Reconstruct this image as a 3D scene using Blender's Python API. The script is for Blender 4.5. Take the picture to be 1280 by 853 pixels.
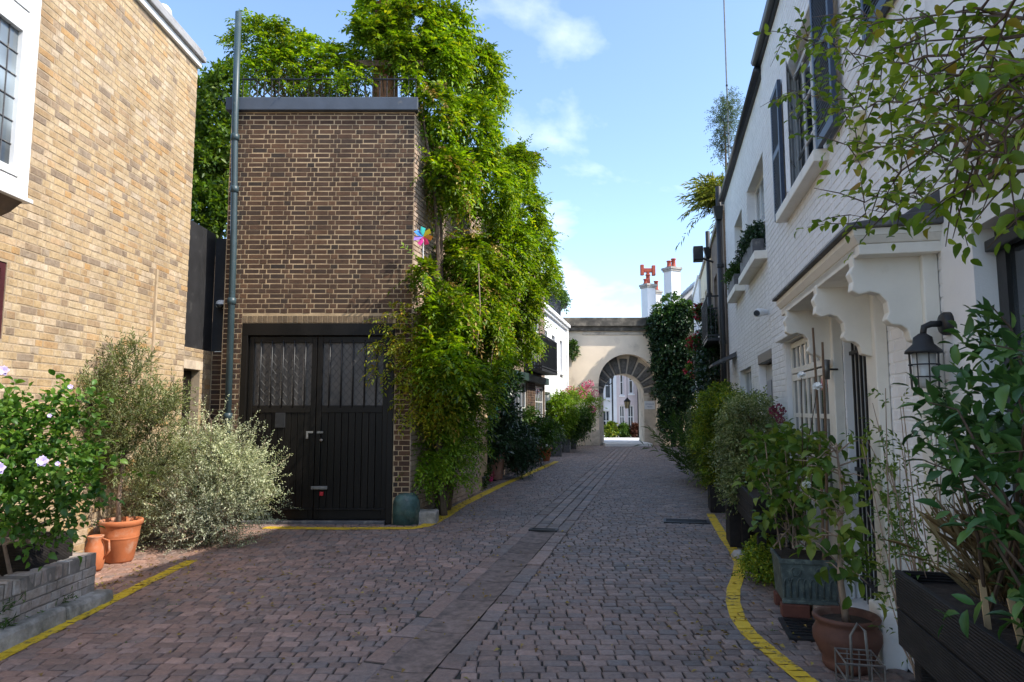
import bpy, bmesh, math, random
import numpy as np
from mathutils import Vector, Matrix
R = math.radians
rng = np.random.default_rng(7)
random.seed(7)
for o in list(bpy.data.objects): bpy.data.objects.remove(o)
C = bpy.context.scene.collection
# ------------------------------------------------------------------ camera
FPX = 853.3; EYE = 1.65
PITCH = math.atan(85.5 / FPX)
PHI = math.atan(188 / FPX * math.cos(PITCH))          # the street runs PHI to the right of the camera heading
cam = bpy.data.cameras.new('camera'); cam_o = bpy.data.objects.new('camera', cam); C.objects.link(cam_o)
cam.lens = 24.0; cam.sensor_width = 36.0; cam.clip_end = 2000; cam.clip_start = 0.05
cam_o.location = (0, 0, EYE); cam_o.rotation_euler = (R(90) + PITCH, 0, 0)
sc = bpy.context.scene; sc.camera = cam_o
sc.render.engine = 'CYCLES'
# ------------------------------------------------------------------ light
SUN_EL = 45.0; SUN_A = 19.0                            # sun to the right, SUN_A degrees behind the camera plane
wd = bpy.data.worlds.new('World'); sc.world = wd; wd.use_nodes = True
nt = wd.node_tree; nt.nodes.clear()
def wn(t, **k):
    n = nt.nodes.new(t)
    for a, b in k.items(): setattr(n, a, b)
    return n
sky = wn('ShaderNodeTexSky', sky_type='NISHITA', sun_disc=False, sun_elevation=R(SUN_EL), sun_rotation=R(90 + SUN_A),
         air_density=1.0, dust_density=1.2, ozone_density=3.0)
tc = wn('ShaderNodeTexCoord'); sep = wn('ShaderNodeSeparateXYZ'); nt.links.new(tc.outputs['Generated'], sep.inputs[0])
zz = wn('ShaderNodeMath', operation='ADD'); nt.links.new(sep.outputs['Z'], zz.inputs[0]); zz.inputs[1].default_value = 0.22
zm = wn('ShaderNodeMath', operation='MAXIMUM'); nt.links.new(zz.outputs[0], zm.inputs[0]); zm.inputs[1].default_value = 0.05
dx = wn('ShaderNodeMath', operation='DIVIDE'); nt.links.new(sep.outputs['X'], dx.inputs[0]); nt.links.new(zm.outputs[0], dx.inputs[1])
dy = wn('ShaderNodeMath', operation='DIVIDE'); nt.links.new(sep.outputs['Y'], dy.inputs[0]); nt.links.new(zm.outputs[0], dy.inputs[1])
cmb = wn('ShaderNodeCombineXYZ'); nt.links.new(dx.outputs[0], cmb.inputs[0]); nt.links.new(dy.outputs[0], cmb.inputs[1]); cmb.inputs[2].default_value = 3.7
n1 = wn('ShaderNodeTexNoise'); n1.inputs['Scale'].default_value = 1.55; n1.inputs['Detail'].default_value = 9; n1.inputs['Roughness'].default_value = 0.55
n1.inputs['Distortion'].default_value = 0.25
nt.links.new(cmb.outputs[0], n1.inputs['Vector'])
rp = wn('ShaderNodeValToRGB'); rp.color_ramp.elements[0].position = 0.52; rp.color_ramp.elements[1].position = 0.84
nt.links.new(n1.outputs[0], rp.inputs[0])
mixc = wn('ShaderNodeMix', data_type='RGBA'); nt.links.new(rp.outputs[0], mixc.inputs[0]); nt.links.new(sky.outputs[0], mixc.inputs[6])
mixc.inputs[7].default_value = (5.2, 5.4, 5.7, 1)
bg = wn('ShaderNodeBackground'); bg.inputs[1].default_value = 0.15; nt.links.new(mixc.outputs[2], bg.inputs[0])
wo = wn('ShaderNodeOutputWorld'); nt.links.new(bg.outputs[0], wo.inputs[0])
sl = bpy.data.lights.new('sun', 'SUN'); sl.energy = 2.8; sl.angle = R(0.5); sl.color = (1.0, 0.93, 0.82)
so = bpy.data.objects.new('sun', sl); C.objects.link(so)
SUN = Vector((math.cos(R(SUN_A)) * math.cos(R(SUN_EL)), -math.sin(R(SUN_A)) * math.cos(R(SUN_EL)), math.sin(R(SUN_EL))))
so.rotation_euler = SUN.to_track_quat('Z', 'Y').to_euler(); so.location = (20, -10, 25)
vs = sc.view_settings; vs.view_transform = 'Standard'; vs.look = 'None'; vs.exposure = 1.32; vs.gamma = 1.0; vs.use_curve_mapping = False
# ------------------------------------------------------------------ frames: W = world, S = street (x across to the right, y along)
UX, UY = math.sin(PHI), math.cos(PHI)
def S2W(w, s, z=0.0): return (w * UY + s * UX, -w * UX + s * UY, z)
def W2S(x, y, z=0.0): return (x * UY - y * UX, x * UX + y * UY, z)
def ray(x, y):
    a = (x - 640) / FPX; b = (426.5 - y) / FPX
    return (a, math.cos(PITCH) - b * math.sin(PITCH), math.sin(PITCH) + b * math.cos(PITCH))
def pg(x, y, z=0.0):                                   # photo pixel -> point on the ground (or a level z)
    r = ray(x, y); t = (z - EYE) / r[2]; return (r[0] * t, r[1] * t, z)
def pY(x, y, Y):                                       # pixel -> point on the upright plane Y
    r = ray(x, y); t = Y / r[1]; return (r[0] * t, Y, EYE + r[2] * t)
def pw(x, y, w):                                       # pixel -> point on the street-side plane w, in street coordinates
    r = ray(x, y); t = w / (r[0] * UY - r[1] * UX); return W2S(r[0] * t, r[1] * t, EYE + r[2] * t)
def proj(p):
    x, y, z = p[0], p[1], p[2] - EYE
    d = y * math.cos(PITCH) + z * math.sin(PITCH); v = -y * math.sin(PITCH) + z * math.cos(PITCH)
    if d < 0.1: return None
    return (640 + FPX * x / d, 426.5 - FPX * v / d, d)
# ------------------------------------------------------------------ objects
BASE = {}
def thing(name, label, cat, base, frame='W', group=None, kind=None):
    o = bpy.data.objects.new(name, None); C.objects.link(o)
    if frame == 'S': o.location = S2W(*base); o.rotation_euler[2] = -PHI
    else: o.location = base
    o.empty_display_size = 0.2
    BASE[o.name] = (tuple(base), frame); tag(o, label, cat, group, kind)
    return o
def tag(o, label=None, cat=None, group=None, kind=None):
    if label: o['label'] = label
    if cat: o['category'] = cat
    if group: o['group'] = group
    if kind: o['kind'] = kind
    return o
class MB:
    def __init__(s): s.v = []; s.f = []; s.n = 0
    def add(s, v, f):
        s.v.append(np.asarray(v, dtype=float).reshape(-1, 3)); n = s.n
        s.f += [[i + n for i in q] for q in f]; s.n += len(s.v[-1]); return s
    def hexa(s, c):
        return s.add(c, [(0, 3, 2, 1), (4, 5, 6, 7), (0, 1, 5, 4), (1, 2, 6, 5), (2, 3, 7, 6), (3, 0, 4, 7)])
    def box(s, x0, x1, y0, y1, z0, z1):
        return s.hexa([(x0, y0, z0), (x1, y0, z0), (x1, y1, z0), (x0, y1, z0), (x0, y0, z1), (x1, y0, z1), (x1, y1, z1), (x0, y1, z1)])
    def obox(s, F, a0, a1, d0, d1, z0, z1):
        return s.hexa([F(a0, d0, z0), F(a1, d0, z0), F(a1, d1, z0), F(a0, d1, z0), F(a0, d0, z1), F(a1, d0, z1), F(a1, d1, z1), F(a0, d1, z1)])
    def prism(s, poly, F):                              # poly: list of 2d points; F(p, k) -> 3d point, k = 0 / 1
        n = len(poly); v = [F(p, 0) for p in poly] + [F(p, 1) for p in poly]
        return s.add(v, [list(range(n))[::-1], [i + n for i in range(n)]] + [(i, (i + 1) % n, (i + 1) % n + n, i + n) for i in range(n)])
    def tube(s, pts, r, seg=6, caps=True):
        pts = [Vector(p) for p in pts]; rs = r if isinstance(r, (list, tuple)) else [r] * len(pts)
        v = []; f = []; prev = None
        for i, p in enumerate(pts):
            t = (pts[min(i + 1, len(pts) - 1)] - pts[max(i - 1, 0)]).normalized()
            a = prev if prev is not None else (Vector((0, 0, 1)) if abs(t.z) < .9 else Vector((1, 0, 0)))
            b1 = (a - t * a.dot(t)).normalized(); b2 = t.cross(b1); prev = b1
            for k in range(seg):
                an = 2 * math.pi * k / seg; v.append(p + (b1 * math.cos(an) + b2 * math.sin(an)) * rs[i])
        for i in range(len(pts) - 1):
            for k in range(seg):
                k2 = (k + 1) % seg; f.append((i * seg + k, i * seg + k2, (i + 1) * seg + k2, (i + 1) * seg + k))
        if caps: f.append(list(range(seg))[::-1]); f.append([(len(pts) - 1) * seg + k for k in range(seg)])
        return s.add([tuple(q) for q in v], f)
    def lathe(s, prof, c, seg=20, sx=1, sy=1):
        v = []; f = []; n = len(prof)
        for r, z in prof:
            for k in range(seg):
                a = 2 * math.pi * k / seg; v.append((c[0] + r * math.cos(a) * sx, c[1] + r * math.sin(a) * sy, c[2] + z))
        for i in range(n - 1):
            for k in range(seg):
                k2 = (k + 1) % seg; f.append((i * seg + k, i * seg + k2, (i + 1) * seg + k2, (i + 1) * seg + k))
        f.append([k for k in range(seg)][::-1]); f.append([(n - 1) * seg + k for k in range(seg)])
        return s.add(v, f)
def rootof(o):
    while o.parent: o = o.parent
    return o
def mesh(name, V, Fc, m, smooth=False):
    me = bpy.data.meshes.new(name); me.from_pydata(V, [], Fc)
    me.materials.append(m)
    if smooth: me.polygons.foreach_set('use_smooth', [True] * len(me.polygons))
    me.update(); return me
def part(name, mb, m, parent=None, smooth=False, bevel=0, kind=None, label=None, base=(0, 0, 0), frame='W', cat=None, group=None):
    V = np.concatenate(mb.v) if mb.v else np.zeros((0, 3))
    if parent is not None: b, fr = BASE[rootof(parent).name]
    else: b, fr = base, frame
    me = mesh(name, (V - np.array(b)).tolist(), mb.f, m, smooth)
    o = bpy.data.objects.new(name, me); C.objects.link(o)
    if parent is not None: o.parent = parent
    else:
        if fr == 'S': o.location = S2W(*b); o.rotation_euler[2] = -PHI
        else: o.location = b
        BASE[o.name] = (tuple(b), fr)
    if bevel:
        mo = o.modifiers.new('bevel', 'BEVEL'); mo.width = bevel; mo.segments = 2; mo.limit_method = 'ANGLE'; mo.angle_limit = R(40)
    tag(o, label, cat, group, kind)
    return o
# ------------------------------------------------------------------ materials
MATS = {}
class NT:
    def __init__(s, name):
        s.m = bpy.data.materials.new(name); s.m.use_nodes = True; s.t = s.m.node_tree; s.t.nodes.clear()
        s.out = s.n('ShaderNodeOutputMaterial'); s.p = s.n('ShaderNodeBsdfPrincipled'); s.l(s.p.outputs[0], s.out.inputs[0])
    def n(s, t, **k):
        n = s.t.nodes.new(t)
        for a, b in k.items(): setattr(n, a, b)
        return n
    def l(s, a, b): s.t.links.new(a, b)
    def pos(s):
        return s.n('ShaderNodeNewGeometry').outputs['Position']
    def noise(s, scale, detail=4, rough=.55, vec=None, stretch=None):
        n = s.n('ShaderNodeTexNoise'); n.inputs['Scale'].default_value = scale; n.inputs['Detail'].default_value = detail; n.inputs['Roughness'].default_value = rough
        v = vec or s.pos()
        if stretch:
            mp = s.n('ShaderNodeMapping'); mp.inputs['Scale'].default_value = stretch; s.l(v, mp.inputs[0]); v = mp.outputs[0]
        s.l(v, n.inputs['Vector']); return n.outputs[0]
    def rand(s):                                        # one value per loose piece and per object
        g = s.n('ShaderNodeNewGeometry'); o = s.n('ShaderNodeObjectInfo')
        a = s.n('ShaderNodeMath', operation='ADD'); s.l(g.outputs['Random Per Island'], a.inputs[0]); s.l(o.outputs['Random'], a.inputs[1])
        f = s.n('ShaderNodeMath', operation='FRACT'); s.l(a.outputs[0], f.inputs[0]); return f.outputs[0]
    def ramp(s, fac, stops):
        r = s.n('ShaderNodeValToRGB'); e = r.color_ramp.elements
        while len(e) < len(stops): e.new(.5)
        for i, (p, c) in enumerate(stops): e[i].position = p; e[i].color = (*c, 1) if len(c) == 3 else c
        s.l(fac, r.inputs[0]); return r.outputs[0]
    def math(s, op, a, b=None):
        m = s.n('ShaderNodeMath', operation=op)
        for i, v in enumerate((a, b)):
            if v is None: continue
            if isinstance(v, (int, float)): m.inputs[i].default_value = v
            else: s.l(v, m.inputs[i])
        return m.outputs[0]
    def mix(s, fac, a, b, mode='MIX'):
        m = s.n('ShaderNodeMix', data_type='RGBA', blend_type=mode)
        for i, v in ((0, fac), (6, a), (7, b)):
            if isinstance(v, (int, float)): m.inputs[i].default_value = v
            elif isinstance(v, tuple): m.inputs[i].default_value = (*v, 1) if len(v) == 3 else v
            else: s.l(v, m.inputs[i])
        return m.outputs[2]
    def bump(s, h, dist=.01, strength=.5):
        b = s.n('ShaderNodeBump'); b.inputs['Distance'].default_value = dist; b.inputs['Strength'].default_value = strength
        s.l(h, b.inputs['Height']); s.l(b.outputs[0], s.p.inputs['Normal'])
    def col(s, c):
        if isinstance(c, tuple): s.p.inputs['Base Color'].default_value = (*c, 1)
        else: s.l(c, s.p.inputs['Base Color'])
    def rough(s, v):
        if isinstance(v, (int, float)): s.p.inputs['Roughness'].default_value = v
        else: s.l(v, s.p.inputs['Roughness'])
def simple(name, c, rough=.6, var=.25, scale=6, bump=.0, bscale=60, metal=0, piece=0.0, spec=None, dirt=None, stretch=None):
    if name in MATS: return MATS[name]
    k = NT(name); lo = tuple(max(0, x * (1 - var)) for x in c); hi = tuple(min(1, x * (1 + var)) for x in c)
    f = k.noise(scale, 6, .6, stretch=stretch); base = k.ramp(f, [(.3, lo), (.7, hi)])
    if piece:
        r = k.rand(); g = k.ramp(r, [(0, (1 - piece,) * 3), (1, (1 + piece,) * 3)]); base = k.mix(1.0, base, g, 'MULTIPLY')
    if dirt:
        d = k.noise(dirt[1], 8, .65); base = k.mix(k.ramp(d, [(dirt[2], (0, 0, 0)), (dirt[3], (1, 1, 1))]), base, dirt[0])
    k.col(base); k.rough(rough); k.p.inputs['Metallic'].default_value = metal
    if spec is not None: k.p.inputs['Specular IOR Level'].default_value = spec
    if bump: k.bump(k.noise(bscale, 5, .6, stretch=stretch), bump, .6)
    MATS[name] = k.m; return k.m
def brickmat(name, stops, rough=.85, soot=None, bump=.004, mott=0):
    k = NT(name); base = k.ramp(k.rand(), stops)
    f = k.noise(35, 5, .65); base = k.mix(.55, base, k.ramp(f, [(.25, (.55, .55, .55)), (.75, (1.35, 1.32, 1.28))]), 'MULTIPLY')
    stk = k.noise(1.0, 6, .65, stretch=(2.2, 2.2, .35)); base = k.mix(.6, base, k.ramp(stk, [(.32, (.62, .58, .55)), (.5, (1, 1, 1)), (.7, (1.12, 1.1, 1.08))]), 'MULTIPLY')
    if mott: base = k.mix(.8, base, k.ramp(k.noise(10, 7, .72), [(.3, (.50, .45, .40)), (.46, (.98, .92, .84)), (.58, (1.08, 1.08, 1.08)), (.74, (1.35, 1.34, 1.32))]), 'MULTIPLY')
    if soot:
        d = k.noise(soot[1], 6, .6); base = k.mix(k.ramp(d, [(soot[2], (0, 0, 0)), (soot[3], (soot[4],) * 3)]), base, soot[0])
    k.col(base); k.rough(rough); k.bump(k.noise(90, 5, .7), bump, .7); MATS[name] = k.m; return k.m
def leafmat(name, stops, trans=.35, rough=.45, patch=(0.75, 1.3), pscale=1.2, tint=(1.25, 1.25, .55), spec=.35):
    k = NT(name); base = k.ramp(k.rand(), stops)
    f = k.noise(pscale, 3, .5); base = k.mix(1.0, base, k.ramp(f, [(.35, (patch[0],) * 3), (.65, (patch[1], patch[1], patch[1] * .8))]), 'MULTIPLY')
    k.col(base); k.rough(rough); k.p.inputs['Specular IOR Level'].default_value = spec
    if trans:
        tr = k.n('ShaderNodeBsdfTranslucent'); k.l(k.mix(1.0, base, tint, 'MULTIPLY'), tr.inputs[0])
        ms = k.n('ShaderNodeMixShader'); ms.inputs[0].default_value = trans
        k.l(k.p.outputs[0], ms.inputs[1]); k.l(tr.outputs[0], ms.inputs[2]); k.l(ms.outputs[0], k.out.inputs[0])
    MATS[name] = k.m; return k.m
def glassmat(name, c=(.03, .04, .05), rough=.04, var=(.5, 2.2)):
    k = NT(name); f = k.noise(1.7, 2, .5); k.col(k.mix(1.0, k.ramp(f, [(.35, (var[0],) * 3), (.7, (var[1],) * 3)]), c, 'MULTIPLY'))
    k.rough(rough); k.p.inputs['Specular IOR Level'].default_value = .8
    k.bump(k.noise(2.5, 2, .5), .01, .15); MATS[name] = k.m; return k.m
# ------------------------------------------------------------------ material library
M = {}
M['brick_yellow'] = brickmat('yellow_stock_brick', [(0, (.37, .265, .15)), (.16, (.43, .33, .20)), (.34, (.48, .385, .255)), (.50, (.41, .30, .165)), (.66, (.51, .42, .31)), (.76, (.42, .26, .11)), (.85, (.32, .24, .16)), (.93, (.23, .18, .135)), (1, (.47, .39, .29))], soot=((.17, .125, .085), 2.3, .52, .74, .55), mott=1)
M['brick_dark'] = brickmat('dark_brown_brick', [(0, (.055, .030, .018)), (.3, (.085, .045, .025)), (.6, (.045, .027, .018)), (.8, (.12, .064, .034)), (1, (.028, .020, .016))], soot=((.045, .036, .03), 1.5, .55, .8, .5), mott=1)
M['brick_flank'] = brickmat('sun_painted_flank_brick', [(0, (.34, .25, .19)), (.5, (.46, .36, .28)), (1, (.38, .27, .20))])  # far paler than the front brick: strong sun on the flank painted into the colour
M['brick_grey'] = brickmat('weathered_grey_brick', [(0, (.30, .27, .25)), (.4, (.46, .43, .41)), (.7, (.36, .30, .27)), (1, (.54, .52, .50))], soot=((.14, .13, .12), 3, .52, .72, .8), mott=1)
M['mortar_yellow'] = simple('mortar_yellow', (.34, .265, .18), .95, .25, 12, .003, 120)
M['mortar_dark'] = simple('mortar_dark', (.43, .32, .19), .95, .3, 3, .003, 120, dirt=((.25, .18, .11), 2.6, .52, .72))
M['mortar_grey'] = simple('mortar_grey', (.22, .2, .18), .95, .3, 10, .003, 120)
M['paint_brick'] = simple('white_painted_brick', (.82, .815, .81), .62, .05, 5, .0025, 70, piece=.03, dirt=((.6, .585, .55), 1.1, .58, .85))
M['paint_render'] = simple('white_render', (.83, .825, .81), .7, .05, 3, .002, 90, dirt=((.52, .5, .46), 1.3, .55, .82))
M['paint_cream'] = simple('cream_paint', (.80, .76, .67), .5, .05, 5, .001, 60, dirt=((.52, .47, .38), 2.2, .56, .8))
M['paint_white'] = simple('white_gloss_paint', (.80, .80, .79), .35, .03, 6, 0, dirt=((.6, .58, .54), 4, .6, .8))
M['paint_black'] = simple('black_paint', (.014, .014, .015), .42, .4, 9, .0015, 40)
M['door_black'] = simple('black_door_paint', (.0075, .0065, .0055), .42, .5, 5, .001, 50, piece=.25, stretch=(1, 1, .15), spec=.22)
M['iron'] = simple('black_iron', (.015, .016, .018), .5, .3, 20)
M['screen_black'] = simple('black_board', (.02, .02, .022), .6, .35, 4, .001, 60, dirt=((.05, .05, .05), 5, .58, .7))
M['shutter'] = simple('dark_blue_black_paint', (.018, .022, .032), .45, .25, 8)
M['shutter_edge'] = simple('blue_shutter_edge', (.028, .045, .08), .45, .2, 8)
M['coping'] = simple('blue_grey_coping', (.060, .075, .10), .6, .15, 4, .002, 50, dirt=((.13, .13, .13), 5, .62, .72))
M['lead'] = simple('lead_sheet', (.085, .085, .09), .6, .35, 6, .004, 30, dirt=((.24, .23, .2), 9, .55, .7))
M['leadpot'] = simple('verdigris_lead', (.075, .10, .095), .7, .4, 14, .004, 60, dirt=((.16, .2, .17), 18, .52, .68))
M['pipe'] = simple('painted_vent_pipe', (.032, .058, .068), .45, .15, 5, 0, dirt=((.10, .12, .12), 9, .6, .75))
M['terracotta'] = simple('terracotta', (.43, .135, .05), .8, .14, 7, .002, 60, dirt=((.50, .33, .24), 4, .52, .72))
M['terra_old'] = simple('old_terracotta', (.10, .042, .027), .75, .25, 7, .003, 50, dirt=((.19, .12, .085), 5, .55, .75))
M['terra_pink'] = simple('pale_terracotta', (.48, .27, .2), .85, .15, 7, .002, 60, dirt=((.5, .42, .36), 6, .52, .72))
M['chimneypot'] = simple('chimney_clay', (.34, .155, .08), .85, .3, 6, .004, 40, dirt=((.12, .07, .045), 4, .5, .72))
M['redpot'] = simple('red_clay', (.36, .07, .04), .8, .2, 10)
M['stone'] = simple('grey_stone', (.38, .36, .33), .9, .25, 9, .006, 45, dirt=((.17, .16, .145), 4, .5, .7))
M['stone_green'] = simple('green_stone', (.045, .10, .092), .5, .5, 9, .012, 30, dirt=((.13, .165, .145), 7, .52, .66))
M['arch_render'] = simple('cream_arch_render', (.84, .70, .53), .85, .08, 1.2, .004, 25, dirt=((.46, .36, .26), .9, .56, .8))
M['arch_stone'] = simple('arch_ashlar', (.56, .475, .37), .9, .16, 2, .006, 25, dirt=((.24, .21, .17), 1.6, .5, .72))
M['arch_dark'] = simple('sooty_rusticated_stone', (.12, .112, .10), .95, .4, 9, .02, 22)
M['cornice'] = simple('weathered_cornice', (.10, .088, .07), .9, .5, 3, .01, 20, dirt=((.26, .22, .17), 3, .5, .7))
def ribbed():
    k = NT('black_ribbed_decking'); k.col(k.ramp(k.noise(7, 6, .65, stretch=(3, .7, 3)), [(.3, (.009, .008, .0075)), (.6, (.02, .017, .016)), (.8, (.04, .034, .03))])); k.rough(.7); k.p.inputs['Specular IOR Level'].default_value = .3
    w = k.n('ShaderNodeTexWave', bands_direction='Z'); w.inputs['Scale'].default_value = 26; w.inputs['Distortion'].default_value = .3; k.l(k.pos(), w.inputs['Vector']); k.bump(w.outputs[1], .004, .8); return k.m
M['wood_trough'] = ribbed()
M['kerb_stone'] = simple('worn_kerb_stone', (.33, .31, .28), .95, .35, 11, .02, 26, dirt=((.12, .115, .09), 3.5, .46, .66))
M['wood_brown'] = simple('weathered_wood', (.16, .10, .06), .8, .3, 12, .003, 50)
M['wood_soffit'] = simple('brown_soffit', (.20, .14, .10), .7, .2, 9, .002, 40)
M['soil'] = simple('soil', (.035, .024, .016), .95, .5, 25, .03, 30)
M['bark'] = simple('bark', (.12, .085, .058), .9, .35, 14, .01, 45)
M['bark_pale'] = simple('pale_bark', (.30, .22, .16), .9, .3, 14, .008, 45)
M['twig'] = simple('twig', (.085, .055, .035), .85, .35, 20)
M['slate'] = simple('slate_roof', (.07, .075, .085), .6, .3, 6, .003, 40, piece=.25)
M['metal_grey'] = simple('grey_metal', (.22, .22, .21), .5, .2, 12, 0, metal=.6)
M['rust_wire'] = simple('dull_wire', (.16, .15, .14), .55, .35, 20, 0, metal=.5)
M['glass'] = glassmat('window_glass', (.035, .045, .055))
M['glass_light'] = glassmat('curtained_glass', (.16, .19, .21), .05, (.25, 2.0))
M['glass_lead'] = glassmat('old_leaded_glass', (.04, .035, .031), .5, (.55, 1.7))
M['glass_lamp'] = simple('lamp_glass', (.5, .5, .47), .15, .1, 10)
M['teal'] = simple('teal_paint', (.03, .21, .20), .5, .15, 6)
M['green_dark'] = simple('dark_green_paint', (.02, .045, .038), .5, .2, 6)
M['pink'] = simple('pink_paint', (.62, .53, .52), .7, .05, 3)
M['pale_grey'] = simple('pale_grey_paint', (.52, .52, .53), .7, .06, 3)
M['white_far'] = simple('far_white_paint', (.74, .75, .76), .7, .05, 3, dirt=((.58, .58, .57), 1.5, .58, .8))
M['cream_far'] = simple('far_cream_paint', (.58, .52, .38), .75, .1, 2, dirt=((.36, .32, .24), 1.5, .55, .8))
M['brick_far'] = simple('far_brown_brick', (.20, .15, .11), .85, .3, 5, .004, 60)
M['beige'] = simple('beige_plastic', (.55, .46, .30), .5, .06, 10)
M['white_plastic'] = simple('white_plastic', (.72, .73, .73), .3, .03, 10)
M['red'] = simple('red_paint', (.45, .02, .03), .45, .15, 10)
M['magenta'] = simple('magenta_petal', (.55, .03, .16), .5, .2, 20)
def yellowpaint():
    k = NT('worn_yellow_paint'); d = k.noise(16, 7, .72); d2 = k.noise(3.0, 4, .6)
    c = k.ramp(k.noise(8, 5, .6), [(.3, (.62, .41, .012)), (.7, (.78, .55, .03))])
    c = k.mix(k.ramp(k.math('ADD', d, k.math('MULTIPLY', d2, .35)), [(.70, (0, 0, 0)), (.82, (.9, .9, .9))]), c, (.12, .09, .06))
    k.col(c); k.rough(.7); k.bump(k.noise(120, 4, .7), .003, .6); return k.m
M['yellow'] = yellowpaint()
def settmat(name, slab=False):
    k = NT(name)
    base = k.ramp(k.rand(), [(0, (.135, .110, .098)), (.2, (.185, .145, .124)), (.42, (.22, .166, .138)), (.58, (.175, .152, .138)), (.74, (.15, .142, .138)), (.88, (.28, .218, .185)), (1, (.10, .092, .086))])
    if slab: base = k.ramp(k.noise(4, 6, .6), [(.3, (.135, .104, .092)), (.7, (.20, .155, .137))])
    # worn red-brown setts in the forecourt, bluer ones up the lane: a gradual change of stone across large patches
    sp = k.n('ShaderNodeSeparateXYZ'); k.l(k.pos(), sp.inputs[0])
    a = k.math('ADD', k.math('MULTIPLY', sp.outputs[0], -.11), k.math('MULTIPLY', sp.outputs[1], -.035)); a = k.math('ADD', a, k.noise(.5, 3, .5))
    base = k.mix(1.0, base, k.ramp(a, [(.05, (1.02, 1.0, 1.03)), (.75, (1.46, 1.14, 1.03))]), 'MULTIPLY')
    base = k.mix(.7, base, k.ramp(k.noise(28, 6, .65), [(.25, (.55, .55, .55)), (.75, (1.4, 1.38, 1.35))]), 'MULTIPLY')
    st = k.noise(1.4, 6, .62); base = k.mix(k.ramp(st, [(.52, (0, 0, 0)), (.72, (.55, .55, .55))]), base, (.095, .082, .073))
    k.col(base); k.rough(k.ramp(k.noise(12, 4, .6), [(.3, (.46,) * 3), (.7, (.74,) * 3)])); k.bump(k.noise(40, 7, .7), .012, .8); return k.m
M['sett'] = settmat('stone_setts'); M['slab'] = simple('channel_slab', (.27, .20, .172), .85, .35, 14, .012, 35, piece=.18, dirt=((.12, .095, .083), 6, .5, .7))
M['bed'] = simple('sett_bedding', (.040, .034, .028), .95, .4, 10, .01, 40, dirt=((.045, .058, .018), 2.2, .52, .68))
M['ground'] = simple('ground_earth', (.10, .09, .08), .95, .3, 2)
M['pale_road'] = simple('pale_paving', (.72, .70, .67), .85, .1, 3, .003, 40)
# foliage
L = {}
L['wisteria'] = leafmat('wisteria_leaf', [(0, (.07, .15, .008)), (.3, (.12, .225, .012)), (.65, (.18, .29, .018)), (.9, (.25, .34, .025)), (1, (.38, .39, .03))], .45, .42, (.5, 1.35), 1.5, tint=(1.5, 1.45, .3))
L['wisteria_yellow'] = leafmat('yellowing_wisteria_leaf', [(0, (.15, .23, .015)), (.5, (.30, .34, .025)), (.85, (.42, .38, .035)), (1, (.42, .24, .05))], .4, .45, (.8, 1.2), 2)
L['tree'] = leafmat('tree_leaf', [(0, (.04, .085, .012)), (.6, (.085, .155, .02)), (1, (.19, .26, .035))], .4, tint=(1.4, 1.4, .4))
L['hibiscus'] = leafmat('hibiscus_leaf', [(0, (.04, .11, .02)), (.5, (.08, .185, .028)), (1, (.15, .26, .04))], .38, .42)
L['olive'] = leafmat('olive_leaf', [(0, (.11, .145, .06)), (.5, (.19, .225, .10)), (1, (.33, .35, .20))], .3, .5)
L['silver'] = leafmat('silver_shrub_leaf', [(0, (.22, .27, .16)), (.45, (.42, .46, .32)), (.8, (.68, .69, .55)), (1, (.34, .34, .18))], .28, .7, tint=(1.05, 1.05, .8))
L['dark'] = leafmat('dark_glossy_leaf', [(0, (.012, .035, .016)), (.6, (.022, .06, .026)), (1, (.045, .095, .04))], .15, .3, spec=.5)
L['mid'] = leafmat('mid_green_leaf', [(0, (.03, .075, .015)), (.6, (.055, .12, .022)), (1, (.11, .18, .035))], .3)
L['topiary'] = leafmat('bright_topiary_leaf', [(0, (.09, .19, .014)), (.6, (.17, .29, .022)), (1, (.28, .37, .035))], .4)
L['golden'] = leafmat('golden_privet_leaf', [(0, (.05, .105, .01)), (.5, (.115, .185, .016)), (.85, (.24, .28, .024)), (1, (.36, .35, .04))], .3, pscale=2.2, patch=(.6, 1.5))
L['varieg'] = leafmat('pale_variegated_leaf', [(0, (.08, .13, .045)), (.5, (.18, .23, .10)), (1, (.38, .40, .24))], .3)
L['ivy'] = leafmat('ivy_leaf', [(0, (.010, .028, .012)), (.6, (.02, .05, .018)), (1, (.045, .085, .026))], .1, .4)
L['laurel'] = leafmat('laurel_leaf', [(0, (.03, .082, .026)), (.6, (.05, .125, .034)), (1, (.11, .20, .05))], .18, .4, (.8, 1.2), 3, tint=(1.1, 1.3, .6))
L['branch'] = leafmat('overhanging_leaf', [(0, (.07, .135, .018)), (.5, (.16, .245, .03)), (.9, (.28, .35, .042)), (1, (.26, .16, .04))], .45, .45, (.85, 1.2), 3)
L['hydrangea'] = leafmat('hydrangea_leaf', [(0, (.05, .11, .02)), (.5, (.09, .17, .028)), (1, (.19, .24, .04))], .35, .5, (.85, 1.2), 3)
L['brown'] = leafmat('dry_leaf', [(0, (.20, .11, .04)), (.5, (.30, .20, .06)), (1, (.36, .30, .10))], .2, .6)
L['straw'] = leafmat('straw', [(0, (.16, .11, .06)), (1, (.30, .23, .13))], .2, .7)
L['redleaf'] = leafmat('red_leaf', [(0, (.05, .014, .012)), (1, (.10, .04, .025))], .25, .5)
L['palm'] = leafmat('feathery_leaf', [(0, (.09, .13, .02)), (.6, (.17, .19, .03)), (1, (.32, .29, .05))], .35, .5)
L['bluegreen'] = leafmat('blue_green_leaf', [(0, (.05, .085, .06)), (.6, (.09, .13, .085)), (1, (.14, .19, .12))], .3)
L['purple'] = simple('purple_petal', (.58, .48, .76), .6, .2, 30)
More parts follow.
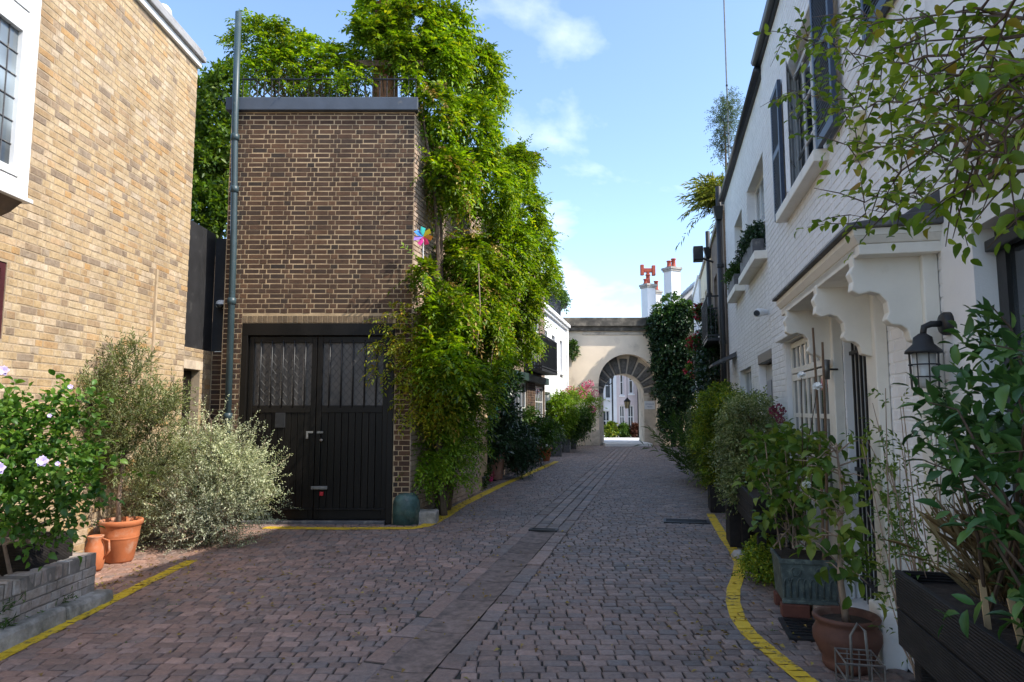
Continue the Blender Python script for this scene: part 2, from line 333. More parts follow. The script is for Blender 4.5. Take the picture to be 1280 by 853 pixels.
L['pinkflower'] = simple('pink_petal', (.62, .10, .20), .6, .25, 30)
L['redflower'] = simple('red_petal', (.40, .015, .04), .6, .25, 30)
L['darkredflower'] = simple('dark_red_petal', (.16, .018, .045), .6, .35, 40)
L['whiteflower'] = simple('white_petal', (.74, .74, .70), .6, .1, 30)
# ------------------------------------------------------------------ walls of bricks
def wall_slab(mb, F, a0, a1, z0, z1, openings, d0, d1):
    A = sorted({a0, a1, *[v for o in openings for v in o[:2] if a0 < v < a1]}); Z = sorted({z0, z1, *[v for o in openings for v in o[2:4] if z0 < v < z1]})
    for j in range(len(Z) - 1):
        run = None
        for i in range(len(A) - 1):
            ca, cz = (A[i] + A[i + 1]) / 2, (Z[j] + Z[j + 1]) / 2
            hole = any(o[0] < ca < o[1] and o[2] < cz < o[3] for o in openings)
            if not hole: run = [A[i], A[i + 1]] if run is None else [run[0], A[i + 1]]
            if run and (hole or i == len(A) - 2): mb.obox(F, run[0], run[1], d0, d1, Z[j], Z[j + 1]); run = None
    return mb
def bond(a0, a1, z0, z1, openings, bl=.225, ch=.075, joint=.010, jit=.0, flemish=True):
    out = []; k = 0; z = z0
    while z < z1 - .02:
        zt = min(z + ch, z1); a = a0 - (0 if k % 2 == 0 else bl * .75) ; i = k % 2
        segs = [(a0, a1)]
        for o in openings:
            if o[2] - .01 < (z + zt) / 2 < o[3] + .005:
                ns = []
                for p, q in segs:
                    if o[1] <= p or o[0] >= q: ns.append((p, q)); continue
                    if o[0] > p: ns.append((p, o[0]))
                    if o[1] < q: ns.append((o[1], q))
                segs = ns
        while a < a1:
            ln = (bl if i % 2 == 0 else bl / 2) if flemish else bl
            for p, q in segs:
                x0, x1 = max(a, p), min(a + ln, q)
                if x1 - x0 > .035: j_ = joint * .22; out.append((x0 + joint / 2 + random.uniform(-j_, j_), x1 - joint / 2 + random.uniform(-j_, j_), z + joint / 2 + random.uniform(-j_, j_), zt - joint / 2 + random.uniform(-j_, j_)))
            a += ln; i += 1
        z += ch; k += 1
    return out
_bm = {}
def bricks(F, rects, m, parent, proud=.005, deep=.02, nind=300, name='brick', restname='brickwork', jit=.0015):
    base, fr = BASE[rootof(parent).name]
    toW = (lambda p: S2W(*p)) if fr == 'S' else (lambda p: p)
    sc_ = []
    for i, r in enumerate(rects):
        q = proj(toW(F((r[0] + r[1]) / 2, 0, (r[2] + r[3]) / 2)))
        if q is None or not (-10 < q[0] < 1290 and -10 < q[1] < 863): sc_.append((-1, i)); continue
        a = proj(toW(F(r[0], 0, r[2]))); b = proj(toW(F(r[1], 0, r[3])))
        sc_.append((abs((a[0] - b[0]) * (a[1] - b[1])), i))
    sc_.sort(reverse=True); ind = {i for v, i in sc_[:nind] if v > 0}
    mb = MB(); o0 = np.array(F(0, 0, 0)); ax = [np.array(F(1, 0, 0)) - o0, np.array(F(0, 1, 0)) - o0, np.array(F(0, 0, 1)) - o0]
    e = .004
    for i, r in enumerate(rects):
        pr = proud + random.uniform(-jit, jit); l, h = r[1] - r[0], r[3] - r[2]
        def shape(l, h, a, z, pr):
            b = [(-l / 2, -deep, -h / 2), (l / 2, -deep, -h / 2), (l / 2, -deep, h / 2), (-l / 2, -deep, h / 2)]
            c = [(-l / 2, pr - e, -h / 2), (l / 2, pr - e, -h / 2), (l / 2, pr - e, h / 2), (-l / 2, pr - e, h / 2)]
            d = [(-l / 2 + e, pr, -h / 2 + e), (l / 2 - e, pr, -h / 2 + e), (l / 2 - e, pr, h / 2 - e), (-l / 2 + e, pr, h / 2 - e)]
            return [F(a + p[0], p[1], z + p[2]) for p in b + c + d]
        flip = np.dot(np.cross(ax[0], ax[2]), ax[1]) > 0
        fc = [(8, 9, 10, 11)] + [(k + 4, (k + 1) % 4 + 4, (k + 1) % 4 + 8, k + 8) for k in range(4)] + [(k, (k + 1) % 4, (k + 1) % 4 + 4, k + 4) for k in range(4)]
        if not flip: pass
        if flip is False: fc = fc
        ca, cz = (r[0] + r[1]) / 2, (r[2] + r[3]) / 2
        if i in ind:
            key = (m.name, round(l, 2), round(h, 3), tuple(np.round(ax[0], 2)))
            if key not in _bm:
                V = np.array(shape(l, h, 0, 0, proud)) - o0
                _bm[key] = mesh(name, V.tolist(), fc, m)
            ob = bpy.data.objects.new(name, _bm[key]); C.objects.link(ob); ob.parent = parent
            loc = np.array(F(ca, pr - proud, cz)) - np.array(base); ob.location = loc
        else: mb.add(shape(l, h, ca, cz, pr), fc)
    if mb.v: part(restname, mb, m, parent, kind='stuff')
# ------------------------------------------------------------------ windows: frame, bars and one pane object per light
def window(F, parent, a0, a1, z0, z1, cols, rows, m, d=-.06, fw=.06, bar=.025, glass='glass', sill=None, name='window', gd=-.02, lead=None):
    mb = MB(); t = .045
    mb.obox(F, a0, a0 + fw, d - t, d, z0, z1); mb.obox(F, a1 - fw, a1, d - t, d, z0, z1)
    mb.obox(F, a0 + fw, a1 - fw, d - t, d, z0, z0 + fw); mb.obox(F, a0 + fw, a1 - fw, d - t, d, z1 - fw, z1)
    ia0, ia1, iz0, iz1 = a0 + fw, a1 - fw, z0 + fw, z1 - fw
    for c in range(1, cols):
        x = ia0 + (ia1 - ia0) * c / cols; mb.obox(F, x - bar / 2, x + bar / 2, d - t * .8, d - .004, iz0, iz1)
    for r in range(1, rows):
        z = iz0 + (iz1 - iz0) * r / rows; mb.obox(F, ia0, ia1, d - t * .8 + .003, d - .007, z - bar / 2, z + bar / 2)
    w = part(name, mb, m, parent)
    for c in range(cols):
        for r in range(rows):
            x0 = ia0 + (ia1 - ia0) * c / cols; x1 = ia0 + (ia1 - ia0) * (c + 1) / cols
            zz0 = iz0 + (iz1 - iz0) * r / rows; zz1 = iz0 + (iz1 - iz0) * (r + 1) / rows
            p = MB().obox(F, x0, x1, d - t * .6, d - t * .45, zz0, zz1); part('pane', p, M[glass], w)
    if sill:
        mb = MB().obox(F, a0 - .06, a1 + .06, -.02, sill, z0 - .09, z0 - .005); part('sill', mb, m, parent, bevel=.006)
    return w
# ------------------------------------------------------------------ foliage
def unit(v): return v / np.maximum(np.linalg.norm(v, axis=-1, keepdims=True), 1e-9)
def leaf_arrays(P, D, Nn, ll, lw, fold=.25, curl=.15, hi=False):
    n = len(P); D = unit(D); Sd = unit(np.cross(D, Nn)); Nn = np.cross(Sd, D)
    ll = np.broadcast_to(np.asarray(ll, float), (n,))[:, None]; lw = np.broadcast_to(np.asarray(lw, float), (n,))[:, None]
    if hi:
        c = [(0, 0, 0), (.20, .34, .0), (.48, .5, -.02), (.78, .34, -.09), (1, 0, -.2)]
        Vs = [P + D * ll * a + Nn * ll * (z * curl / .15) for a, _, z in c]
        for sg in (-1, 1):
            for a, wd_, z in c[1:4]: Vs.append(P + D * ll * a + Sd * lw * wd_ * sg + Nn * (lw * fold * wd_ * 2 + ll * z * curl / .15))
        V = np.stack(Vs, 1).reshape(-1, 3)
        fc = np.array([(0, 1, 5, 5), (1, 2, 6, 5), (2, 3, 7, 6), (3, 4, 7, 7), (0, 8, 1, 1), (1, 8, 9, 2), (2, 9, 10, 3), (3, 10, 4, 4)])
        k = 11
    else:
        V = np.stack([P, P + D * ll * .45 + Sd * lw * .5 + Nn * lw * fold, P + D * ll - Nn * ll * curl, P + D * ll * .45 - Sd * lw * .5 + Nn * lw * fold], 1).reshape(-1, 3)
        fc = np.array([(0, 2, 1, 1), (0, 3, 2, 2)]); k = 4
    F = (np.arange(n) * k)[:, None, None] + fc[None]
    return V, F.reshape(-1, 4)
def fast_mesh(name, V, Fq, m, base):
    V = V - np.array(base); tri = Fq[:, 2] == Fq[:, 3]
    cnt = np.where(tri, 3, 4); tot = int(cnt.sum()); st = np.concatenate([[0], np.cumsum(cnt)[:-1]])
    mask = np.ones(Fq.shape, bool); mask[tri, 3] = False
    me = bpy.data.meshes.new(name); me.vertices.add(len(V)); me.vertices.foreach_set('co', V.astype(np.float32).ravel())
    me.loops.add(tot); me.loops.foreach_set('vertex_index', Fq[mask].astype(np.int32))
    me.polygons.add(len(Fq)); me.polygons.foreach_set('loop_start', st.astype(np.int32)); me.polygons.foreach_set('loop_total', cnt.astype(np.int32))
    me.update(); me.validate(); me.materials.append(m); return me
def link_leaves(name, V, Fq, m, parent, kind='stuff'):
    b, fr = BASE[rootof(parent).name]
    me = fast_mesh(name, V, Fq, m, b); o = bpy.data.objects.new(name, me); C.objects.link(o); o.parent = parent
    if kind: o['kind'] = kind
    return o
def sprays(P, D, Lr, n, ll, lw, spread=60, droop=.3, flat=False, hi=False, jit=.25, fold=.25, curl=.15, sizejit=.3, lens=None, raw=False):
    """twigs from P along D with n leaves each -> leaf geometry"""
    T = len(P); D = unit(D); t = np.linspace(.18, 1, n)[None, :, None]
    Lr = np.broadcast_to(np.asarray(Lr, float), (T,))[:, None, None]
    up = np.array([0, 0, 1.0]); S0 = unit(np.cross(D, up + rng.normal(0, .35, (T, 3)))); N0 = np.cross(S0, D)
    pos = P[:, None] + D[:, None] * Lr * t - up * Lr * droop * t ** 2
    tang = unit(D[:, None] - up * 2 * droop * t)
    sg = np.where(np.arange(n) % 2 == 0, 1, -1)[None, :, None]
    if flat: side = S0[:, None] * sg
    else:
        an = (np.arange(n) * 2.4)[None, :, None] + rng.uniform(0, 6.3, (T, 1, 1)); side = S0[:, None] * np.cos(an) + N0[:, None] * np.sin(an)
    a = R(spread) * (1 - .75 * (t > .97))
    ld = unit(tang * np.cos(a) + side * np.sin(a) + rng.normal(0, jit, (T, n, 3)))
    nn = unit(np.broadcast_to(N0[:, None], ld.shape) + rng.normal(0, jit * 1.4, ld.shape) + up * .5)
    sz = rng.uniform(1 - sizejit, 1 + sizejit, (T, n))
    if lens is not None: sz = sz * lens[None, :]
    if raw: return pos.reshape(-1, 3), ld.reshape(-1, 3), nn.reshape(-1, 3), ll * sz.ravel(), lw * sz.ravel()
    return leaf_arrays(pos.reshape(-1, 3), ld.reshape(-1, 3), nn.reshape(-1, 3), ll * sz.ravel(), lw * sz.ravel(), fold, curl, hi)
def lobes_points(lobes, T, inner=.55, upbias=.0, vis=None):
    c = np.array([l[0] for l in lobes], float); r = np.array([l[1] if hasattr(l[1], '__len__') else (l[1],) * 3 for l in lobes], float)
    wgt = (r[:, 0] * r[:, 1] + r[:, 1] * r[:, 2] + r[:, 0] * r[:, 2]) * np.array([l[2] if len(l) > 2 else 1.0 for l in lobes]); wgt /= wgt.sum()
    k = rng.choice(len(lobes), T, p=wgt); d = unit(rng.normal(0, 1, (T, 3)) + np.array([0, 0, upbias]))
    rad = inner + (1 - inner) * rng.uniform(0, 1, T) ** .6
    # lumpy outline: push the surface in and out with a few random waves
    ph = np.zeros(T)
    for q in range(4):
        kv = rng.normal(0, 3.2, 3); ph += np.sin(d @ kv + k * 1.7 + q)
    rad = rad * (1 + .10 * ph / 1.6)
    return c[k] + d * r[k] * rad[:, None], d
def twigs(mb, P, D, Lr, r=.004, droop=.3):
    """thin three-sided twigs"""
    for p, d, l in zip(P, unit(D), np.broadcast_to(Lr, (len(P),))):
        q = p + d * l * .55 - np.array([0, 0, droop * l * .3]); e = p + d * l - np.array([0, 0, droop * l])
        mb.tube([p, q, e], [r, r * .8, r * .4], 3, False)
    return mb
def bush(parent, lobes, T, n, ll, lw, m, Lr=.2, spread=60, droop=.3, flat=False, hi=False, name='foliage', inner=.55, up=.35, upbias=.2, tw=None, core=None, jit=.3, fold=.25):
    P, d = lobes_points(lobes, T, inner, upbias)
    D = unit(d + np.array([0, 0, up]) + rng.normal(0, .45, d.shape)); P = P - D * Lr * .5
    V, F = sprays(P, D, rng.uniform(.7, 1.3, T) * Lr, n, ll, lw, spread, droop, flat, hi, jit, fold)
    o = link_leaves(name, V, F, m, parent)
    if tw:
        mb = MB(); k = rng.choice(T, min(tw, T), replace=False)
        cc = np.array([l[0] for l in lobes], float)
        for i in k:
            c0 = cc[np.argmin(((cc - P[i]) ** 2).sum(1))] - np.array([0, 0, .1]); mb.tube([c0, (c0 + P[i]) / 2 + rng.normal(0, .03, 3), P[i], P[i] + D[i] * Lr * .6], [.008, .006, .004, .002], 4, False)
        part('twigs', mb, M['twig'], parent, kind='stuff')
    return o
def pot(name, label, base, prof, m, frame='W', soil_r=None, soil_z=None, cat='plant pot', group=None, seg=24, sx=1, sy=1):
    t = thing(name, label, cat, base, frame, group)
    part('pot_body', MB().lathe(prof, base, seg, sx, sy), M[m], t, smooth=True)
    if soil_r: part('soil', MB().lathe([(soil_r, soil_z - .01), (soil_r * .98, soil_z)], base, seg, sx, sy), M['soil'], t)
    return t
# ------------------------------------------------------------------ the ground
g = part('ground', MB().add([(-400, -60, -.05), (400, -60, -.05), (400, 900, -.05), (-400, 900, -.05)], [(0, 1, 2, 3)]), M['ground'], kind='structure')
def road_ok(x, y):
    w, s, _ = W2S(x, y)
    if w > 1.5 or s > 31.8 + (w + 3.5) * .2: return False
    if y < 6.12 and x < -3.60: return False
    if y < 10.12: return x > -4.58
    return w > -3.85
mb = MB().add([(-4.6, 2.2, -.016), (2.4, 2.2, -.016), (2.4 + 1.6, 10.1, -.016), (-4.6, 10.1, -.016)], [(0, 1, 2, 3)])
a, b, c, d = S2W(-4.0, 9.2, -.0175), S2W(1.52, 2.0, -.0175), S2W(1.52, 33.5, -.0175), S2W(-4.0, 32.5, -.0175); mb.add([a, b, c, d], [(0, 1, 2, 3)])
road = part('road', mb, M['bed'], kind='structure', base=(0, 0, 0)); BASE[road.name] = ((0, 0, 0), 'W')
# yellow lines as bands (photo pixels on the ground)
YL = {'side_line': ([pg(-60, 853), pg(0, 821), pg(60, 791), pg(120, 761), pg(180, 730), pg(240, 701)], .125),
      'corner_line': ([pg(330, 660), pg(420, 661), pg(515, 660.5), pg(532, 657.5), pg(546, 651), pg(560, 643), pg(577, 631.5), pg(602, 619), pg(630, 605.5), pg(662, 592), pg(696, 577)], .175),
      'lane_line': ([pg(888, 643), pg(895, 655), pg(905, 672), pg(918, 690), pg(925, 705), pg(923, 720), pg(917, 736), pg(916, 752), pg(922, 772), pg(936, 792), pg(965, 817), pg(1010, 853), pg(1040, 872)], .12)}
def band_quads(P, wd):
    P = [np.array(p[:2]) for p in P]; out = []; Ls = []
    for i, p in enumerate(P):
        t = P[min(i + 1, len(P) - 1)] - P[max(i - 1, 0)]; t = t / np.linalg.norm(t); n = np.array([-t[1], t[0]]) * wd / 2; Ls.append((p + n, p - n))
    for i in range(len(P) - 1): out.append([Ls[i][0], Ls[i + 1][0], Ls[i + 1][1], Ls[i][1]])
    return out
BQ = [(k, q) for k, (p, w_) in YL.items() for q in band_quads(p, w_)]
def clip(poly, quad):
    ar = sum(quad[i][0] * quad[(i + 1) % 4][1] - quad[(i + 1) % 4][0] * quad[i][1] for i in range(4)); qd = quad if ar > 0 else quad[::-1]
    for i in range(4):
        A, B = qd[i], qd[(i + 1) % 4]; e = (B[0] - A[0], B[1] - A[1]); out = []
        sd = [e[0] * (p[1] - A[1]) - e[1] * (p[0] - A[0]) for p in poly]
        for j in range(len(poly)):
            p, q, sp, sq = poly[j], poly[(j + 1) % len(poly)], sd[j], sd[(j + 1) % len(poly)]
            if sp >= 0: out.append(p)
            if (sp >= 0) != (sq >= 0): t = sp / (sp - sq); out.append((p[0] + (q[0] - p[0]) * t, p[1] + (q[1] - p[1]) * t))
        poly = out
        if len(poly) < 3: return None
    return poly
CH0, CH1 = -1.80, -1.46                                    # the drainage channel, across the street
setts = []
y = 3.3; row = 0
while y < 33.2:
    ph = .103 * random.uniform(.93, 1.07)
    x = -4.62 + random.uniform(0, .15)
    xe = (1.6 + y * UX) / UY
    while x < xe:
        ln = random.uniform(.10, .148) if random.random() < .88 else random.uniform(.148, .19)
        cx = x + ln / 2; cy = y + ph / 2 + .02 * math.sin(cx * .8 + 1.1) + .04 * math.sin(cx * .31 + y * .2)
        w, s, _ = W2S(cx, cy)
        edL, edR = (CH0 - .166 + cy * UX) / UY, (CH1 + .166 + cy * UX) / UY; l0, l1 = cx - ln / 2, cx + ln / 2
        if l0 < edL < l1: l1 = edL if edL - l0 > l1 - edR else l1
        if l0 < edR < l1: l0 = edR
        if l1 > edL and l0 < edR - .001 and not (l1 <= edL + .001): l1 = l0
        lt = l1 - l0; cc = (l0 + l1) / 2
        if lt > .035 and lt < ln - .001 and road_ok(cc, cy): setts.append((cc, cy, lt - .0095, ph - .0095, 0, 'w'))
        elif lt >= ln - .001 and road_ok(cx, cy): setts.append((cx, cy, ln - .0095, ph - .0095, random.gauss(0, .012), 'w'))
        x += ln
    y += ph; row += 1
s = 3.4                                                    # kerb setts along both sides of the channel, set lengthwise
while s < 31.6:
    for w in (CH0 - .085, CH1 + .085):
        ln = random.uniform(.20, .30); X = S2W(w, s + ln / 2); setts.append((X[0], X[1], .155, ln - .012, -PHI + random.gauss(0, .01), 's'))
    s += .25
s = 9.55                                                   # up the lane the channel itself is two lines of setts
while s < 31.6:
    for w in (CH0 + .085, CH1 - .085):
        X = S2W(w, s + .12); setts.append((X[0], X[1], .155, .228, -PHI + random.gauss(0, .008), 's'))
    s += .24
mbs = MB(); ind = 0; VAR = []
def sett_shape(lx, ly, jit=True):
    J = (lambda a: random.uniform(-a, a)) if jit else (lambda a: 0)
    o = [(-lx / 2 + J(.006), -ly / 2 + J(.006)), (lx / 2 + J(.006), -ly / 2 + J(.006)), (lx / 2 + J(.006), ly / 2 + J(.006)), (-lx / 2 + J(.006), ly / 2 + J(.006))]
    h = [J(.0022) for _ in range(4)]; b = .007
    top = [(p[0] - math.copysign(b, p[0]), p[1] - math.copysign(b, p[1]), h[i]) for i, p in enumerate(o)]
    mid = [(p[0], p[1], h[i] - .006) for i, p in enumerate(o)]; bot = [(p[0], p[1], -.05) for p in o]
    cen = [(0, 0, max(h) + .0035)]
    f = [(8 + k, 8 + (k + 1) % 4, 12) for k in range(4)] + [(4 + k, 4 + (k + 1) % 4, 8 + (k + 1) % 4, 8 + k) for k in range(4)] + [(k, (k + 1) % 4, 4 + (k + 1) % 4, 4 + k) for k in range(4)]
    return bot + mid + top + cen, f
def area_px(q):
    p = proj((q[0], q[1], 0))
    if p is None or not (-5 < p[0] < 1285 and p[1] < 858): return -1
    return q[2] * q[3] / p[2] ** 3
order = sorted(range(len(setts)), key=lambda i: -area_px(setts[i])); INDV = set(order[:300])
for i in range(12):
    v, f = sett_shape(.13, .10); VAR.append(mesh('sett', v, f, M['sett']))
paint = {k: MB() for k in YL}
for i, q in enumerate(setts):
    cx, cy, lx, ly, rz, kd = q; dz = random.gauss(-.001, .0016); c_, s_ = math.cos(rz), math.sin(rz)
    if i in INDV:
        o = bpy.data.objects.new('sett', random.choice(VAR)); C.objects.link(o); o.parent = road; o.location = (cx, cy, dz); o.rotation_euler[2] = rz
        o.scale = (lx / .13, ly / .10, 1); top = dz + .006
    else:
        v, f = sett_shape(lx, ly); v = [(cx + p[0] * c_ - p[1] * s_, cy + p[0] * s_ + p[1] * c_, p[2] + dz) for p in v]; mbs.add(v, f); top = max(p[2] for p in v)
    for k, bq in BQ:
        if abs(bq[0][0] - cx) > 1.6 or abs(bq[0][1] - cy) > 4: continue
        pl = [(cx + a * c_ - b * s_, cy + a * s_ + b * c_) for a, b in ((-lx / 2 + .004, -ly / 2 + .004), (lx / 2 - .004, -ly / 2 + .004), (lx / 2 - .004, ly / 2 - .004), (-lx / 2 + .004, ly / 2 - .004))]
        r = clip(pl, [tuple(v) for v in bq])
        if r: paint[k].add([(p[0], p[1], top + .0012) for p in r], [list(range(len(r)))])
part('setts', mbs, M['sett'], road, kind='stuff')
for k, m_ in paint.items():
    for kk, q in BQ:
        if kk == k: m_.add([(p[0], p[1], .0012) for p in q], [(0, 1, 2, 3)])
    part('yellow_line', m_, M['yellow'], kind='structure')
s = 3.4                                                    # dished stone slabs in the near channel
while s < 9.35:
    ln = min(random.uniform(.55, .95), 9.38 - s); v = []; nx = 7
    for j in (0, 1):
        for k in range(nx):
            w = CH0 - .002 + (CH1 - CH0 + .004) * k / (nx - 1); v.append(S2W(w, s + (.005 if j == 0 else ln - .005), -.002 - .012 * math.sin(math.pi * k / (nx - 1))))
    v += [(p[0], p[1], -.05) for p in v]
    f = [(k, k + 1, nx + k + 1, nx + k) for k in range(nx - 1)] + [(k, k + 1, 2 * nx + k + 1, 2 * nx + k) for k in range(nx - 1)] + [(nx + k, nx + k + 1, 3 * nx + k + 1, 3 * nx + k) for k in range(nx - 1)]
    part('channel_slab', MB().add(v, f), M['slab'], road, smooth=True); s += ln
# gully grate, cover, flat drain by the pots
def grate(name, label, base, fr, lw, ls, bars, dark='iron', cat='drain cover'):
    t = thing(name, label, cat, base, fr); x, y, z = base
    mb = MB().box(x - lw / 2, x + lw / 2, y - ls / 2, y + ls / 2, -.02, .004); part('backing', mb, M['paint_black'], t)
    mb = MB()
    for a in (-1, 1): mb.box(x + a * lw / 2 - .018, x + a * lw / 2 + .018, y - ls / 2, y + ls / 2, -.01, .016)
    for a in (-1, 1): mb.box(x - lw / 2 + .018, x + lw / 2 - .018, y + a * (ls / 2 - .018) - .018, y + a * (ls / 2 - .018) + .018, -.01, .016)
    part('frame', mb, M[dark], t)
    mb = MB()
    for k in range(bars): mb.box(x - lw / 2 + .018, x + lw / 2 - .018, y - ls / 2 + ls * (k + .7) / (bars + .4), y - ls / 2 + ls * (k + 1.1) / (bars + .4), -.008, .012)
    part('grating', mb, M[dark], t, kind='stuff')
grate('gully_grate', 'small iron gully grate where the stone channel ends in the setts', (-1.63, 9.46, .008), 'S', .36, .16, 3)
w_, s_, _ = W2S(*pg(858, 652.5)); grate('manhole_cover', 'flat dark iron cover plate set into the lane setts', (w_, s_, .008), 'S', .62, .34, 4)
w_, s_, _ = W2S(*pg(1003, 790)); grate('black_mat', 'black rubber grid mat lying beside the terracotta pot', (w_ + .06, s_ + .04, .010), 'S', .34, .50, 7, 'paint_black', 'mat')
# kerb stones along the low planter wall
kb = thing('kerb', 'rough grey kerb stones along the foot of the low planter wall', 'kerb', (-3.5, 5, 0))
y = 3.2
for ln in (.8, .7, .85, .62):
    v, f = MB().box(-3.64, -3.475 + random.uniform(-.008, .008), y + .006, y + ln - .006, -.03, .11).v[0], None
    part('kerb_stone', MB().hexa([(p[0] - (.02 if p[2] > 0 and p[0] > -3.55 else 0), p[1] + random.uniform(-.01, .01), p[2] + (random.uniform(-.022, .012) if p[2] > 0 else 0)) for p in v]), M['kerb_stone'], kb, bevel=.028)
    y += ln
# ------------------------------------------------------------------ left house of yellow stock brick
lh = thing('brick_house', 'yellow stock brick house with white leaded oriel window', 'house', (-4.6, 6, 0))
FL = lambda a, d, z: (-4.6 + d, a, z)
opL = [(4.6, 6.12, 2.28, 2.98)]
mb = MB(); wall_slab(mb, FL, 1.6, 9.545, 0, 6.62, opL, -.3, 0); mb.box(-9.5, -4.9, 1.6, 9.545, 0, 6.62)
wl = part('wall', mb, M['mortar_yellow'], lh)
bricks(FL, bond(1.6, 9.555, 0, 6.62, opL), M['brick_yellow'], wl, .0035, .02)
part('conduit', MB().box(-4.6, -4.572, 8.66, 8.70, .3, 3.45), simple('stone_coloured_conduit', (.42, .32, .21), .7), lh)
window(FL, lh, 4.6, 6.12, 2.28, 2.98, 2, 1, simple('dark_red_frame', (.06, .012, .016), .5), d=-.01)
mb = MB().box(-4.62, -4.55, 1.6, 9.56, 6.625, 6.72); part('fascia', mb, M['paint_white'], lh, bevel=.006)
mb = MB().box(-9.5, -4.50, 1.6, 9.60, 6.72, 6.80); mb.box(-9.5, -4.53, 1.6, 9.57, 6.80, 6.88); part('coping', mb, simple('grey_felt_coping', (.30, .30, .31), .7, .2, 5), lh, bevel=.012)
mb = MB(); mb.lathe([(.0, 0), (.11, .0), (.11, .1), (.10, .16), (.06, .21), (.0, .23)], (-4.72, 8.75, 6.88), 16); part('roof_light', mb, M['white_plastic'], lh, smooth=True)
# the oriel
ori = MB(); X = -4.1
ori.box(-4.6, X - .05, 3.0, 5.56, 3.62, 6.95)
part('oriel_core', ori, M['glass'], lh)
FO = lambda a, d, z: (X + d, a, z)
mb = MB(); mb.obox(FO, 5.50, 5.63, -.50, .0, 3.42, 7.0); mb.obox(FO, 3.0, 5.50, -.06, .0, 3.42, 3.56); mb.obox(FO, 3.0, 5.5, -.06, 0, 4.87, 5.0)
mb.obox(FO, 4.28, 4.40, -.06, 0, 3.56, 4.87); mb.obox(FO, 4.28, 4.40, -.06, 0, 5.0, 6.95)
part('oriel_frame', mb, M['paint_white'], lh, bevel=.006)
mb = MB().obox(FO, 2.9, 5.66, -.5, .03, 3.385, 3.42); part('oriel_sill', mb, M['paint_white'], lh, bevel=.006)
mb = MB().prism([(-4.6, 3.385), (-4.12, 3.384), (-4.22, 3.30), (-4.6, 3.12)], lambda p, k: (p[0], 3.0 if k == 0 else 5.60, p[1])); part('oriel_soffit', mb, M['wood_soffit'], lh)
for (y0, y1, z0, z1) in ((4.40, 5.50, 3.56, 4.87), (3.1, 4.28, 3.56, 4.87), (4.40, 5.50, 5.0, 6.9), (3.1, 4.28, 5.0, 6.9)):
    sh = MB(); fw = .07
    sh.obox(FO, y0 + .004, y0 + fw, -.055, .012, z0 + .004, z1 - .004); sh.obox(FO, y1 - fw, y1 - .004, -.055, .012, z0 + .004, z1 - .004)
    sh.obox(FO, y0 + fw, y1 - fw, -.055, .012, z0 + .004, z0 + fw); sh.obox(FO, y0 + fw, y1 - fw, -.055, .012, z1 - fw, z1 - .004)
    s_ = part('sash', sh, M['paint_white'], lh, bevel=.005)
    part('pane', MB().obox(FO, y0 + fw, y1 - fw, -.035, -.03, z0 + fw, z1 - fw), M['glass_light'], s_)
    ld = MB(); nz = int((z1 - z0 - 2 * fw) / .17); ny = 9
    for k in range(1, ny): yy = y0 + fw + (y1 - y0 - 2 * fw) * k / ny; ld.obox(FO, yy - .004, yy + .004, -.03, -.022, z0 + fw, z1 - fw)
    for k in range(1, nz): zz_ = z0 + fw + (z1 - z0 - 2 * fw) * k / nz; ld.obox(FO, y0 + fw, y1 - fw, -.029, -.021, zz_ - .004, zz_ + .004)
    part('lead_came', ld, M['lead'], s_)
# ------------------------------------------------------------------ low wall with black screen between house and garage
lw_ = thing('yard_wall', 'brick yard wall with narrow doorway and tall black screen above', 'wall', (-4.6, 10, 0))
opY = [(9.56, 10.06, 0, 2.22)]
mb = wall_slab(MB(), FL, 9.552, 10.42, 0, 2.53, opY, -.25, -.002); w1 = part('wall', mb, M['mortar_yellow'], lw_)
bricks(FL, bond(9.56, 10.42, 0, 2.53, [(9.56, 10.07, 0, 2.36)]), M['brick_yellow'], w1, .003, .015, nind=120)
part('lintel', MB().obox(FL, 9.556, 10.14, -.2, .006, 2.225, 2.352), simple('stone_lintel', (.5, .41, .31), .9), lw_, bevel=.005)
part('door', MB().obox(FL, 9.57, 10.05, -.16, -.12, .02, 2.21), M['door_black'], lw_)
FR = lambda a, d, z: (a, 10.42 - d, z)
mb = MB().box(-4.598, -4.312, 10.424, 10.7, 0, 2.53); w2 = part('return_wall', mb, M['mortar_dark'], lw_)
bricks(FR, bond(-4.59, -4.315, 0, 2.53, []), M['brick_dark'], w2, .002, .012, nind=60)
for k in range(2):
    a0 = 9.565 + .432 * k; part('screen_board', MB().obox(FL, a0, a0 + .4305, -.05, -.012, 2.535, 4.36 - .0 * k), M['screen_black'], lw_, bevel=.003)
part('screen_return', MB().box(-4.61, -4.313, 10.43, 10.47, 2.535, 4.30), M['screen_black'], lw_)
dc = thing('dome_camera', 'small white dome security camera on the black screen', 'camera', (-4.43, 10.42, 3.25))
part('housing', MB().lathe([(.085, -.05), (.09, -.03), (.09, .03), (.07, .055)], (-4.43, 10.335, 3.25), 18), M['white_plastic'], dc, smooth=True)
dd = [(.06 * math.cos(k * math.pi / 12), .06 * math.sin(k * math.pi / 12)) for k in range(7)]
part('lens', MB().lathe([(r, -z) for r, z in dd[::-1]][::-1], (-4.43, 10.26, 3.235), 16), M['glass'], dc, smooth=True)
